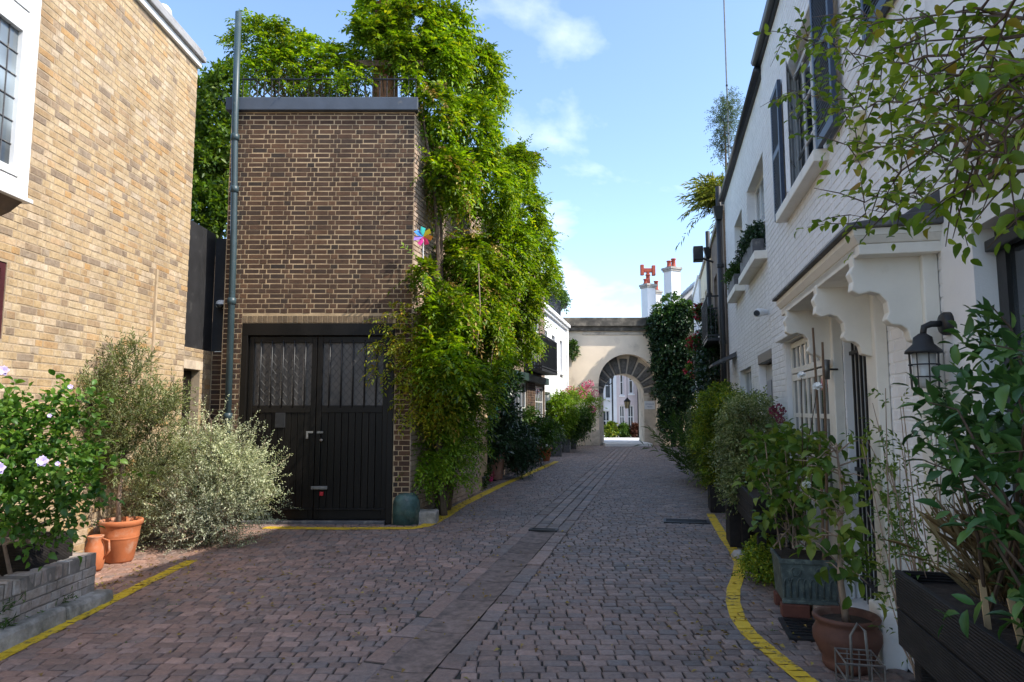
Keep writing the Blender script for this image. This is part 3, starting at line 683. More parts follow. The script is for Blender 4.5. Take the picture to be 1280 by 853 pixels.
# ------------------------------------------------------------------ the garage building
GY = 10.1
gb = thing('brick_garage', 'narrow dark brick garage block with wide black double doors', 'garage', (-2.9, GY, 0))
FG = lambda a, d, z: (a, GY - d, z)
opG = [(-4.02, -1.74, 0, 2.93)]
mb = wall_slab(MB(), FG, -4.31, -1.49, 0, 6.2, opG, -.32, 0)
mb.box(-4.30, -3.9, 10.42, 15, 0, 6.19)
mb.prism([(-1.95, 10.43), (-1.492, 10.43), (-1.492 + .219 * 4.4, 14.83), (-1.95 + .219 * 4.4, 14.83)], lambda p, k: (p[0], p[1], 6.19 if k else 0))
mb.box(-4.1, -1.6, 10.45, 15, 6.0, 6.18); mb.box(-4.1, -1.6, 10.9, 11, 0, 3.2)
wg = part('wall', mb, M['mortar_dark'], gb)
rects = bond(-4.305, -1.492, 0, 6.19, [(-4.02, -1.74, 0, 3.045)], joint=.012)
bricks(FG, rects, M['brick_dark'], wg, .004, .02)
sol = [(-4.02 + .075 * k + .005, -4.02 + .075 * (k + 1) - .005, 2.937, 3.04) for k in range(int(2.28 / .075))]
bricks(FG, sol, simple('soldier_brick', (.15, .105, .06), .85, .3, 30, .004, 90, piece=.3), wg, .006, .02, name='soldier_brick')
FF = lambda a, d, z: (-1.49 + UX * a + UY * d, GY + UY * a - UX * d, z)
bricks(FF, bond(.0, 3.9, 0, 6.19, []), M['brick_flank'], wg, .008, .02, nind=0, restname='flank_brickwork')
part('coping', MB().box(-4.38, -1.44, GY - .08, 10.46, 6.203, 6.41), M['coping'], gb, bevel=.012)
# door frame and leaves
fr_ = MB(); fr_.obox(FG, -4.015, -1.745, -.10, .012, 2.745, 2.925); fr_.obox(FG, -4.015, -3.925, -.10, .012, 0, 2.745); fr_.obox(FG, -1.835, -1.745, -.10, .012, 0, 2.745)
part('door_frame', fr_, M['door_black'], gb, bevel=.006)
part('door_step', MB().obox(FG, -3.92, -1.84, -.25, .03, -.02, .045), M['lead'], gb, bevel=.01)
def leaf(x0, x1):
    lf = MB(); d = -.045; t = .05; sw = .075
    lf.obox(FG, x0, x0 + sw, d - t, d, .06, 2.735); lf.obox(FG, x1 - sw, x1, d - t, d, .06, 2.735)
    for z0, z1 in ((2.64, 2.735), (1.60, 1.71), (.06, .19)): lf.obox(FG, x0 + sw, x1 - sw, d - t, d - .003, z0, z1)
    o = part('door_leaf', lf, M['door_black'], gb, bevel=.005)
    n = 9; wd_ = (x1 - x0 - 2 * sw) / n
    for k in range(n):
        a = x0 + sw + k * wd_; part('plank', MB().obox(FG, a + .003, a + wd_ - .003, d - t, d - .014 - random.uniform(0, .004), .19, 1.60), M['door_black'], o, bevel=.004)
    part('weather_bar', MB().obox(FG, x0 + .01, x1 - .01, d, d + .03, .19, .215), M['door_black'], o, bevel=.006)
    part('glazing', MB().obox(FG, x0 + sw, x1 - sw, d - .04, d - .034, 1.71, 2.64), M['glass_lead'], o)
    la = MB(); st = .1; W_ = x1 - x0 - 2 * sw; H_ = .93
    for k in range(-12, 14):
        for sg in (1, -1):
            pts = []
            for a in (0, W_):
                z = k * st * 1.25 + sg * a * 1.25
                pts.append((a, z))
            (a0, z0), (a1, z1) = pts; P2 = []
            sl = (z1 - z0) / (a1 - a0)
            lo_, hi_ = sorted(((0 - z0) / sl, (H_ - z0) / sl)); aa, bb = max(0, lo_), min(W_, hi_)
            if bb - aa < .02: continue
            la.tube([FG(x0 + sw + aa, d - .0325 - (.001 if sg > 0 else 0), 1.71 + z0 + sl * aa), FG(x0 + sw + bb, d - .0325 - (.001 if sg > 0 else 0), 1.71 + z0 + sl * bb)], .0024, 4, False)
    part('lead_lattice', la, M['iron'], o)
    for k in range(5):
        a = x0 + sw + W_ * (k + .6) / 5.2
        part('window_bar', MB().tube([FG(a, d - .008, 1.68), FG(a, d - .008, 2.68)], .012, 8), M['iron'], o, smooth=True)
    return o
l1 = leaf(-3.92, -2.905); l2 = leaf(-2.895, -1.84)
part('notice_plate', MB().obox(FG, -3.50, -3.35, -.06, -.04, 1.38, 1.60), M['iron'], l1, bevel=.004)
mb = MB(); mb.obox(FG, -3.03, -2.93, -.045, -.02, 1.30, 1.33); mb.obox(FG, -3.03, -3.0, -.045, -.02, 1.22, 1.30); part('latch', mb, M['metal_grey'], l1, bevel=.004)
mb = MB(); mb.obox(FG, -2.87, -2.78, -.045, -.02, 1.30, 1.33); part('hasp', mb, M['metal_grey'], l2); part('door_knob', MB().lathe([(.02, -.02), (.03, 0), (.02, .02)], FG(-2.8, -.02, 1.2), 10), M['rust_wire'], l2, smooth=True)
mb = MB(); mb.obox(FG, -2.93, -2.69, -.045, .0, .49, .535); part('locking_bar', mb, M['metal_grey'], l2, bevel=.006)
mb = MB(); mb.obox(FG, -2.80, -2.745, -.03, .005, .40, .455); part('red_padlock', mb, M['red'], l2, bevel=.006)
# vent pipe
vp = thing('vent_pipe', 'tall blue-grey vent pipe fixed up the garage corner', 'pipe', (-4.2, GY - .06, 0))
part('pipe', MB().tube([(-4.14, GY - .065, -.02), (-4.17, GY - .065, 4.0), (-4.20, GY - .135, 6.1), (-4.215, GY - .135, 7.74)], .047, 14), M['pipe'], vp, smooth=True)
for z in (1.55, 3.25, 4.95, 5.75):
    part('collar', MB().lathe([(.048, -.05), (.062, -.045), (.062, .045), (.048, .05)], (-4.14 - .0075 * z - max(0, z - 4) * .005, GY - .065 - max(0, (z - 4) / 2.1) * .07, z), 14), M['pipe'], vp, smooth=True)
# roof railing, trellis, chimney pot
rl = thing('roof_railing', 'black iron railing along the garage roof edge', 'railing', (-2.9, 10.36, 6.41))
part('rail', MB().tube([(-4.28, 10.36, 6.86), (-1.5, 10.36, 6.86)], .016, 6), M['iron'], rl); part('rail', MB().tube([(-4.28, 10.36, 6.5), (-1.5, 10.36, 6.5)], .012, 6), M['iron'], rl)
for k in range(25): part('baluster', MB().tube([(-4.26 + k * .114, 10.36, 6.405), (-4.26 + k * .114, 10.36, 6.92)], .0085, 5), M['iron'], rl)
def trellis(t, F, a0, a1, z0, z1, st, m, r=.012):
    W_, H_ = a1 - a0, z1 - z0
    for sg in (1, -1):
        k = -int(W_ / st) - 1
        while k * st < H_ + W_:
            zs = k * st; 
            aa, bb = (max(0, -zs), min(W_, H_ - zs)) if sg > 0 else (max(0, zs - H_), min(W_, zs))
            if bb - aa > .05:
                fz = (lambda a: zs + a) if sg > 0 else (lambda a: zs - a)
                dd_ = .004 if sg > 0 else .018
                P0, P1 = F(a0 + aa, dd_, z0 + fz(aa)), F(a0 + bb, dd_, z0 + fz(bb))
                part('slat', MB().tube([P0, P1], r, 4), m, t)
            k += 1
tr = thing('roof_trellis', 'brown diamond trellis behind the garage roof railing', 'trellis', (-3.4, 10.6, 6.2))
trellis(tr, lambda a, d, z: (a, 10.6 - d, z), -4.2, -3.0, 6.2, 7.3, .16, M['wood_brown'])
cp = thing('chimney_pot', 'tall round terracotta chimney pot on the garage roof', 'chimney', (-2.13, 11.0, 6.18))
part('chimney_base', MB().box(-2.42, -1.84, 10.72, 11.28, 6.18, 6.60), M['chimneypot'], cp, bevel=.02)
part('pot', MB().lathe([(.27, 0), (.285, .05), (.28, .12), (.225, .18), (.212, .3), (.195, 1.2), (.185, 1.72), (.215, 1.76), (.225, 1.86), (.20, 1.90), (.15, 1.90), (.14, 1.6)], (-2.13, 11, 6.58), 24), M['chimneypot'], cp, smooth=True)
for k in range(2): part('wire_band', MB().lathe([(.208, 0), (.212, .006), (.208, .012)], (-2.13, 11, 6.95 + .55 * k), 20), M['iron'], cp)
pg_ = thing('pergola_beam', 'weathered wooden beam tied across beside the chimney pot', 'beam', (-2.0, 10.75, 6.4))
part('beam', MB().box(-2.75, -1.45, 10.62, 10.70, 7.22, 7.32), M['wood_brown'], pg_, bevel=.008); part('post', MB().box(-1.56, -1.50, 10.63, 10.69, 6.18, 7.22), M['iron'], pg_)
# ------------------------------------------------------------------ the arch closing the lane
AY = 31.8
ar = thing('stone_arch', 'cream rendered archway wall with dark cornice across the lane end', 'archway', (5.4, AY, 0))
FA = lambda a, d, z: (a, AY - d, z)
def arch_wall(mb, F, a0, a1, z1, ca, r, zs, d0, d1, n=28):
    """flat wall with a round-headed opening, both faces and the soffit"""
    arc = [(ca + r * math.cos(math.pi - math.pi * k / n), zs + r * math.sin(math.pi * k / n)) for k in range(n + 1)]
    L_ = [(a0, 0), (ca - r, 0)] + arc[:n // 2 + 1] + [(ca, z1), (a0, z1)]
    R_ = [(ca + r, 0), (a1, 0), (a1, z1), (ca, z1)] + arc[n // 2:]
    for poly in (L_, R_): mb.prism(poly, lambda p, k: F(p[0], d1 if k else d0, p[1]))
    return mb
OC, OR_, OZ = 5.40, 1.37, 2.85
part('wall', arch_wall(MB(), FA, 2.1, 9.4, 5.30, OC, OR_, OZ, -.55, 0), M['arch_render'], ar)
IC, IR, IZ = 5.27, .95, 2.38
part('inner_wall', arch_wall(MB(), FA, 3.6, 7.2, 4.6, IC, IR, IZ, -1.9, -.56), M['arch_stone'], ar)
part('frieze_band', MB().obox(FA, 3.3, 8.6, -.1, .05, 5.12, 5.26), M['arch_stone'], ar, bevel=.01)
mb = MB().obox(FA, 2.05, 9.4, -.6, .16, 5.30, 5.50); mb.obox(FA, 2.0, 9.4, -.6, .30, 5.50, 5.76); mb.obox(FA, 2.05, 9.4, -.6, .22, 5.76, 5.92); part('cornice', mb, M['cornice'], ar, bevel=.02)
part('rear_parapet', MB().obox(FA, 3.3, 6.6, -2.2, -1.3, 5.0, 6.12), M['pale_grey'], ar, bevel=.02)
nv = 11
for k in range(nv):                                         # rusticated voussoirs
    t0 = math.pi * k / nv + .03; t1 = math.pi * (k + 1) / nv - .03
    ro = IR + (.95 if k % 2 == 0 else .72); poly = []
    for q in range(4): t = t0 + (t1 - t0) * q / 3; poly.append((IC - (IR + .01) * math.cos(t), IZ + (IR + .01) * math.sin(t)))
    for q in range(4): t = t1 + (t0 - t1) * q / 3; poly.append((IC - ro * math.cos(t), IZ + ro * math.sin(t)))
    part('voussoir', MB().prism(poly, lambda p, kk: FA(p[0], -.57 if kk == 0 else -.50 + random.uniform(-.01, .01), p[1])), M['arch_dark'], ar, bevel=.03)
for k in range(6):                                          # ashlar courses of the right jamb
    part('jamb_stone', MB().obox(FA, IC + IR + .004, 6.765, -.565, -.515 + .004 * (k % 2), .62 + k * .28, .62 + (k + 1) * .28 - .02), M['arch_stone'], ar, bevel=.012)
part('impost', MB().obox(FA, IC + IR - .03, 6.765, -.57, -.47, 2.32, 2.42), M['arch_stone'], ar, bevel=.01)
part('impost', MB().obox(FA, 3.15, OC - OR_ - .005, -.1, .06, 2.66, 2.86), M['arch_stone'], ar, bevel=.015)
part('plinth', MB().obox(FA, 3.35, OC - OR_ + .02, -.4, .09, -.02, .72), M['arch_stone'], ar, bevel=.03); part('plinth', MB().obox(FA, OC + OR_ - .16, 9.0, -.4, .09, -.02, .78), M['arch_stone'], ar, bevel=.03)
part('plinth', MB().obox(FA, IC + IR - .02, 6.765, -.57, -.46, -.02, .60), M['arch_stone'], ar, bevel=.02)
sg = thing('street_sign', 'white street name plate with blue lettering on the arch jamb', 'sign', (6.47, AY + .5, 1.85))
part('plate', MB().obox(FA, 6.24, 6.74, -.51, -.485, 1.66, 2.04), M['white_plastic'], sg, bevel=.006)
def text(body, size, loc, rot, m, parent, name='lettering'):
    cu = bpy.data.curves.new(name, 'FONT'); cu.body = body; cu.size = size; cu.align_x = 'CENTER'; cu.extrude = .001
    to = bpy.data.objects.new(name, cu); C.objects.link(to)
    dg = bpy.context.evaluated_depsgraph_get(); me = bpy.data.meshes.new_from_object(to.evaluated_get(dg)); bpy.data.objects.remove(to)
    me.materials.clear(); me.materials.append(m); o = bpy.data.objects.new(name, me); C.objects.link(o); o.parent = parent
    b, fr = BASE[rootof(parent).name]; o.location = np.array(loc) - np.array(b); o.rotation_euler = rot; return o
blue = simple('blue_lettering', (.05, .09, .25), .5)
text('KYNANCE', .085, (6.49, AY + .482, 1.87), (R(90), 0, 0), blue, sg); text('MEWS', .085, (6.49, AY + .482, 1.74), (R(90), 0, 0), blue, sg)
bp = thing('blue_plaque', 'little dark blue plaque on the arch wall beside the ivy', 'sign', (6.9, AY, 2.2)); part('plaque', MB().obox(FA, 6.80, 6.93, 0, .02, 2.14, 2.30), simple('plaque_blue', (.02, .03, .1), .4), bp, bevel=.004)
ll_ = thing('hanging_lantern', 'black iron lantern hanging in the archway on a chain', 'lantern', (5.55, AY + 1.2, 3.2))
part('chain', MB().tube([(5.55, AY + 1.2, 3.28), (5.55, AY + 1.2, 2.2)], .014, 5), M['iron'], ll_)
part('cap', MB().lathe([(.16, 0), (.17, .03), (.05, .16), (.02, .2)], (5.55, AY + 1.2, 2.02), 8), M['iron'], ll_)
part('glass_body', MB().lathe([(.08, -.32), (.14, 0)], (5.55, AY + 1.2, 2.02), 6), simple('amber_glass', (.45, .35, .18), .3), ll_)
for k in range(6):
    a = k * math.pi / 3; part('frame_bar', MB().tube([(5.55 + .085 * math.cos(a), AY + 1.2 + .085 * math.sin(a), 1.69), (5.55 + .147 * math.cos(a), AY + 1.2 + .147 * math.sin(a), 2.03)], .01, 4), M['iron'], ll_)
# raised pale crossing beyond the arch and the next mews
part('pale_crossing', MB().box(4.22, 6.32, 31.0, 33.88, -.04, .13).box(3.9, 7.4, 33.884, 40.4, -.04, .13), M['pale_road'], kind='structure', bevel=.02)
def far_house(name, label, x0, x1, y, h, m, wins, door=None, group=None, yb=None, slope=0):
    t = thing(name, label, 'house', ((x0 + x1) / 2, y, 0), group=group); F = lambda a, d, z: (a, y + (a - x0) * slope - d, z)
    ops = [w_[:4] for w_ in wins] + ([door[:4]] if door else [])
    part('wall', wall_slab(MB(), F, x0, x1, 0, h, ops, -.3, 0), M[m], t)
    part('core', MB().obox(F, x0 + .03, x1 - .03, -4, -.32, 0, h - .05), M['paint_black'], t)
    for w_ in wins: window(F, t, *w_[:4], w_[4], w_[5], M['paint_white'], d=-.1, fw=.07, bar=.04, sill=.06)
    if door: part('door', MB().obox(F, door[0] + .03, door[1] - .03, -.2, -.12, .02, door[3] - .03), M[door[4]], t, bevel=.01)
    part('cornice', MB().obox(F, x0, x1, -.3, .08, h, h + .2), M['paint_white'], t)
    return t
far_house('mews_house', 'white mews cottage with a hanging basket seen through the arch', 4.6, 6.35, 42.0, 5.6, 'white_far', [(4.75, 5.05, 2.3, 3.9, 1, 2), (5.65, 6.05, 2.3, 3.9, 1, 2), (5.50, 5.95, .3, 1.6, 2, 2)], (4.85, 5.3, .16, 1.9, 'paint_black'), slope=-.25)
far_house('mews_house', 'pale pink mews cottage seen through the arch', 6.36, 7.62, 41.6, 5.8, 'pink', [(6.55, 6.80, 2.5, 4.1, 1, 2), (7.1, 7.4, 2.6, 4.2, 1, 2), (6.50, 6.85, .5, 1.9, 2, 2), (7.0, 7.4, .5, 1.9, 2, 2)])
far_house('mews_house', 'grey end cottage with steep side steps seen through the arch', 7.64, 9.6, 41.0, 5.8, 'pale_grey', [(8.0, 8.35, 2.6, 4.0, 1, 2)], (8.05, 8.7, .16, 1.85, 'paint_black'))
lp = thing('lamp_post', 'slim black lamp post with curled arm beyond the arch', 'lamp post', (5.75, 39.2, .14))
part('post', MB().tube([(5.75, 39.2, .15), (5.75, 39.2, 3.4)], .05, 8), M['iron'], lp); part('arm', MB().tube([(5.75, 39.2, 3.2), (5.55, 39.2, 3.0), (5.42, 39.2, 3.15), (5.45, 39.2, 3.35)], .025, 6), M['iron'], lp)
part('lantern', MB().lathe([(.06, 0), (.13, .28), (.15, .30), (.02, .42)], (5.75, 39.2, 3.4), 8), M['iron'], lp)
st = thing('side_steps', 'grey stair string rising to the end cottage door', 'stairs', (7.9, 39.8, .16))
part('string', MB().prism([(7.35, .16), (7.55, .16), (8.4, 1.5), (8.2, 1.5)], lambda p, k: (p[0], 39.8 + .08 * k, p[1])), M['pale_grey'], st)
for k in range(5): part('step', MB().box(7.6 + k * .17, 7.6 + (k + 1) * .17, 39.9, 40.7, .16, .4 + k * .26), M['pale_grey'], st)
for nm, lb, x, y_, r, mm in (('bush', 'yellow-green bush at the foot of the lamp post beyond the arch', 5.45, 37.6, .36, 'golden'), ('bush', 'dark green bush beyond the arch between two others', 6.1, 37.6, .3, 'mid'), ('bush', 'reddish-leaved bush beyond the arch', 6.75, 37.5, .32, 'redleaf'), ('conical_shrub', 'narrow conical dark shrub beyond the arch', 7.2, 37.3, .24, 'dark')):
    t = thing(nm, lb, 'bush', (x, y_, .16)); bush(t, [((x, y_, .16 + r * .9), (r, r, r * 1.05)), ((x, y_, .16 + r * 1.6), (r * .5, r * .5, r * .7))], 260, 7, .13, .08, L[mm], .25)
    part('stem', MB().tube([(x, y_, .15), (x, y_, .16 + r)], [.04, .02], 5), M['bark'], t)
hb = thing('hanging_basket', 'hanging basket of greenery on the white mews cottage', 'basket', (5.15, 41.4, 1.9)); bush(hb, [((5.15, 41.45, 2.25), (.28, .25, .22))], 90, 6, .1, .06, L['mid'], .2); part('basket', MB().lathe([(.05, 0), (.2, .12), (.24, .25)], (5.15, 41.45, 1.95), 10), M['iron'], hb); part('bracket', MB().tube([(5.15, 41.8, 2.6), (5.15, 41.45, 2.6), (5.15, 41.45, 2.3)], .015, 5), M['iron'], hb)
# chimneys and slate roof behind the arch
def chimney(lb, x0, x1, y, z0, z1, pots, rot):
    t = thing('chimney_stack', lb, 'chimney', ((x0 + x1) / 2, y, z0)); cx = (x0 + x1) / 2; hw = (x1 - x0) / 2 / 1.28
    def ring(s_, za, zb): 
        c_, n_ = math.cos(rot), math.sin(rot); P = [(cx + (p * c_ - q * n_) * s_, y + (p * n_ + q * c_) * s_) for p, q in ((-hw, -hw), (hw, -hw), (hw, hw), (-hw, hw))]
        return [(p[0], p[1], za) for p in P] + [(p[0], p[1], zb) for p in P]
    part('stack', MB().hexa(ring(1, z0, z1)), M['white_far'], t); mb = MB().hexa(ring(1.16, z1, z1 + .10)); mb.hexa(ring(1.3, z1 + .101, z1 + .22)); part('cap', mb, M['stone'], t)
    for dx_, h, kind in pots:
        o = part('clay_pot', MB().lathe([(.13, 0), (.15, .05), (.12, .1), (.105, h - .08), (.14, h - .05), (.14, h)], (cx + dx_, y, z1 + .22), 12), M['redpot'], t, smooth=True)
        if kind: 
            zc = z1 + .2 + h; mb = MB().box(cx + dx_ - .22, cx + dx_ + .22, y - .09, y + .09, zc + .14, zc + .36); mb.box(cx + dx_ - .40, cx + dx_ - .221, y - .11, y + .11, zc - .02, zc + .56); mb.box(cx + dx_ + .221, cx + dx_ + .40, y - .11, y + .11, zc - .04, zc + .52); mb.box(cx + dx_ - .08, cx + dx_ + .08, y - .08, y + .08, zc - .01, zc + .139)
            part('cowl', mb, M['redpot'], o, bevel=.02)
CY = 36.5
def cxx(x): return pY(x, 400, CY)[0]
def czz(y_): return pY(815, y_, CY)[2]
chimney('white chimney stack with red H-shaped cowl above the arch', cxx(803), cxx(819), CY, 4.5, czz(361), [(0, .55, 1), (-.12, .3, 0)], R(28))
chimney('short white chimney stack with single red pot between two taller ones', cxx(821), cxx(833), CY + 1.2, 4.5, czz(364), [(0, .55, 0)], R(28))
chimney('tallest white chimney stack with two stubby red pots', cxx(830), cxx(848), CY - .4, 4.5, czz(342), [(-.14, .38, 0), (.1, .5, 0)], R(28))
sr = thing('slate_roof', 'dark slate roof slope and white gable behind the chimneys', 'roof', (cxx(860), 37.5, 5)); 
sx0, sx1 = cxx(848), cxx(892)
mb = MB().prism([(sx0, czz(392)), (sx1, czz(392)), (sx1, czz(338)), (sx1 - .1, czz(338)), (sx0, czz(378))], lambda p, k: (p[0], 37.0 + 3 * k, p[1])); part('gable', mb, M['white_far'], sr)
rows = 9
for k in range(rows):
    f0, f1 = k / rows, (k + 1) / rows; xa, xb = sx0 + (sx1 - sx0) * f0, sx0 + (sx1 - sx0) * f1; za, zb = czz(379) + (czz(338) - czz(379)) * f0, czz(379) + (czz(338) - czz(379)) * f1
    part('slate_course', MB().hexa([(xa - .05, 36.8, za - .02), (xb, 36.8, zb), (xb, 40.2, zb), (xa - .05, 40.2, za - .02), (xa - .05, 36.8, za + .06), (xb, 36.8, zb + .05), (xb, 40.2, zb + .05), (xa - .05, 40.2, za + .06)]), M['slate'], sr)
# the slope seen from the lane
part('slope', MB().prism([(sx0 + .2, czz(381)), (sx1, czz(381)), (sx1, czz(342))], lambda p, k: (p[0], 36.6 + .15 * k, p[1])), M['slate'], sr)
# ------------------------------------------------------------------ left row up the lane
LT = -3.95
FT = lambda a, d, z: (LT + d, a, z)
th = thing('timber_house', 'brown brick cottage with dark timber front under the wisteria', 'house', (LT, 18, 0), 'S')
ops = [(15.0, 16.6, .5, 2.45), (17.3, 20.2, .95, 2.45), (21.5, 23.2, .95, 2.40), (16.6, 18.6, 3.3, 4.8), (20.2, 22.4, 2.9, 4.9)]
part('wall', wall_slab(MB(), FT, 13.6, 23.3, 0, 6.0, ops, -.3, 0), M['brick_far'], th); part('core', MB().obox(FT, 13.6, 23.2, -2.4, -.31, 0, 5.95), M['paint_black'], th)
bricks(FT, bond(20.25, 21.45, .1, 2.5, []), M['brick_dark'], th, .005, .02, nind=0)
part('fascia_beam', MB().obox(FT, 14.5, 23.25, .0, .16, 2.48, 2.70), M['green_dark'], th, bevel=.01)
window(FT, th, 15.0, 16.6, .5, 2.45, 3, 2, M['teal'], glass='glass'); window(FT, th, 17.3, 20.2, .95, 2.45, 6, 2, M['paint_white'], glass='glass', sill=.1); window(FT, th, 21.5, 23.2, .95, 2.40, 4, 3, M['paint_white'], sill=.1)
part('shutter', MB().obox(FT, 16.75, 17.25, .005, .05, .95, 2.42), M['teal'], th, bevel=.01)
window(FT, th, 16.6, 18.6, 3.3, 4.8, 3, 3, M['teal'], sill=.1); window(FT, th, 20.2, 22.4, 2.9, 4.9, 4, 3, M['paint_white'])
part('coping', MB().obox(FT, 13.6, 23.3, -.4, .1, 6.0, 6.15), M['stone'], th)
def balcony(lb, F, a0, a1, d, z0, z1, n, fr, base, solid=False):
    t = thing('balcony', lb, 'balcony', base, fr)
    part('floor_plate', MB().obox(F, a0, a1, .0, d, z0 - .07, z0), M['iron'], t)
    mb = MB(); 
    for z in (z0 + .06, z1): mb.obox(F, a0, a1, d - .03, d, z - .02, z + .02); mb.obox(F, a0, a0 + .03, .0, d - .03, z - .02, z + .02); mb.obox(F, a1 - .03, a1, .0, d - .03, z - .02, z + .02)
    part('rail', mb, M['iron'], t)
    for k in range(n + 1): a = a0 + .01 + (a1 - a0 - .03) * k / n; part('baluster', MB().obox(F, a, a + .018, d - .024, d - .006, z0, z1), M['iron'], t)
    for a in (a0 + .006, a1 - .024):
        for k in range(1, 4): part('baluster', MB().obox(F, a, a + .018, d * k / 4, d * k / 4 + .018, z0, z1), M['iron'], t)
    if solid: part('panel', MB().obox(F, a0 + .04, a1 - .04, d - .04, d - .032, z0 + .02, z1 - .05), M['screen_black'], t)
    return t
balcony('black iron balcony under the wisteria on the timber cottage', FT, 19.6, 22.6, .55, 2.85, 3.85, 22, 'S', (LT, 21, 2.8), True)
LW = -4.22; FW = lambda a, d, z: (LW + d, a, z)
wh = thing('white_house', 'sunlit white rendered house joining the cream archway', 'house', (LW, 27, 0), 'S')
ops = [(24.6, 25.5, 3.2, 4.6), (26.6, 27.4, 3.2, 4.6), (28.8, 29.5, 3.2, 4.6), (24.4, 26.2, .9, 2.3), (27.2, 28.2, .1, 2.2)]
part('wall', wall_slab(MB(), FW, 23.3, 31.0, 0, 5.25, ops, -.3, 0), M['white_far'], wh); part('core', MB().obox(FW, 23.4, 30.9, -5, -.31, 0, 5.2), M['paint_black'], wh)
mb = MB().obox(FW, 23.3, 31.0, -.3, .10, 5.25, 5.36); mb.obox(FW, 23.3, 31.0, -.3, .18, 5.36, 5.50); part('cornice', mb, M['paint_white'], wh, bevel=.01)
for o_ in ops[:3]: window(FW, wh, *o_, 2, 2, M['paint_white'], d=-.1, sill=.1)
window(FW, wh, *ops[3], 3, 2, M['paint_white'], d=-.1, sill=.1); part('door', MB().obox(FW, 27.25, 28.15, -.15, -.1, .02, 2.15), M['green_dark'], wh, bevel=.01)
part('downpipe', MB().tube([(LW + .08, 30.6, 0), (LW + .08, 30.6, 5.2)], .05, 8), M['white_far'], wh, smooth=True)
mb = MB()
t = thing('roof_railing', 'short black railing on top of the white house', 'railing', (LW, 26.5, 5.5), 'S')
part('rail', MB().obox(FW, 23.6, 28.6, .04, .08, 6.18, 6.22), M['iron'], t)
for k in range(32): part('baluster', MB().obox(FW, 23.62 + k * .158, 23.64 + k * .158, .05, .07, 5.5, 6.19), M['iron'], t)
part('lead_dormer', MB().obox(FW, 28.7, 30.8, -2.0, -.2, 5.45, 6.25), M['pale_grey'], wh, bevel=.02)
tp = thing('roof_plant', 'bushy green plant on the white house roof near the arch', 'plant', S2W(LW - .6, 30.2, 6.25)); q = S2W(LW - .6, 30.2, 6.6); bush(tp, [(q, (.9, .7, .45))], 500, 7, .12, .07, L['mid'], .3); part('planter', MB().box(q[0] - .7, q[0] + .7, q[1] - .2, q[1] + .2, 6.2, 6.45), M['lead'], tp)
# ------------------------------------------------------------------ right row: white painted houses
RW = 1.5
FH = lambda a, d, z: (RW - d, a, z)
h1 = thing('white_house', 'white painted house with bracketed door canopy and dark shutters', 'house', (RW, 6, 0), 'S')
op1 = [(2.1, 3.66, .75, 2.52), (5.27, 6.18, 0, 2.40), (6.62, 8.92, .12, 2.46), (6.46, 8.36, 3.98, 5.62), (2.6, 4.36, 4.2, 5.7)]
w_ = part('wall', wall_slab(MB(), FH, .4, 10.0, 0, 6.6, op1, -.34, 0), M['paint_render'], h1)
part('core', MB().obox(FH, .5, 9.95, -5, -.36, 0, 6.5), M['paint_black'], h1)
mr = MB(); wall_slab(mr, FH, .4, 4.04, 0, 6.59, [op1[0], op1[4]], .0005, .012); part('render_coat', mr, M['paint_render'], h1)
bricks(FH, bond(4.05, 9.998, 0, 6.59, op1[1:4] + [(4.0, 4.36, 4.2, 5.7), (6.58, 8.98, .0, 2.54)]), M['paint_brick'], w_, .0042, .01, jit=.0016)
part('gutter', MB().tube([FH(.4, .08, 6.66), FH(10.0, .08, 6.66)], .06, 8), M['shutter'], h1, smooth=True)
part('eaves', MB().obox(FH, .4, 10.0, -.6, .05, 6.602, 6.72), M['shutter'], h1)
part('roof', MB().prism([(RW - .1, 6.72), (RW + 5, 6.72), (RW + 3.5, 7.3), (RW + 1.2, 6.95)], lambda p, k: (p[0], .4 + 9.6 * k, p[1])), M['slate'], h1)
# near black framed window in its deep reveal
window(FH, h1, 2.1, 3.655, .75, 2.515, 2, 2, M['paint_black'], d=-.085, fw=.09, bar=.07, glass='glass', sill=None)
part('window_ledge', MB().obox(FH, 2.0, 3.75, -.2, .06, .67, .745), M['paint_render'], h1, bevel=.01)
part('head_bar', MB().obox(FH, 2.1, 3.64, -.083, -.03, 2.40, 2.455), M['paint_black'], h1, bevel=.006)
# glazed doors with many small panes
gd = window(FH, h1, 6.65, 8.88, 2.08, 2.44, 8, 1, M['paint_cream'], d=-.05, fw=.06, bar=.05, glass='glass')
window(FH, h1, 6.65, 8.88, .70, 2.06, 8, 3, M['paint_cream'], d=-.05, fw=.07, bar=.045, glass='glass')
part('lower_panel', MB().obox(FH, 6.65, 8.88, -.1, -.06, .12, .695), M['paint_cream'], h1, bevel=.01)
part('drip_mould', MB().obox(FH, 6.6, 9.05, .0, .10, 2.475, 2.54), M['paint_render'], h1, bevel=.012)
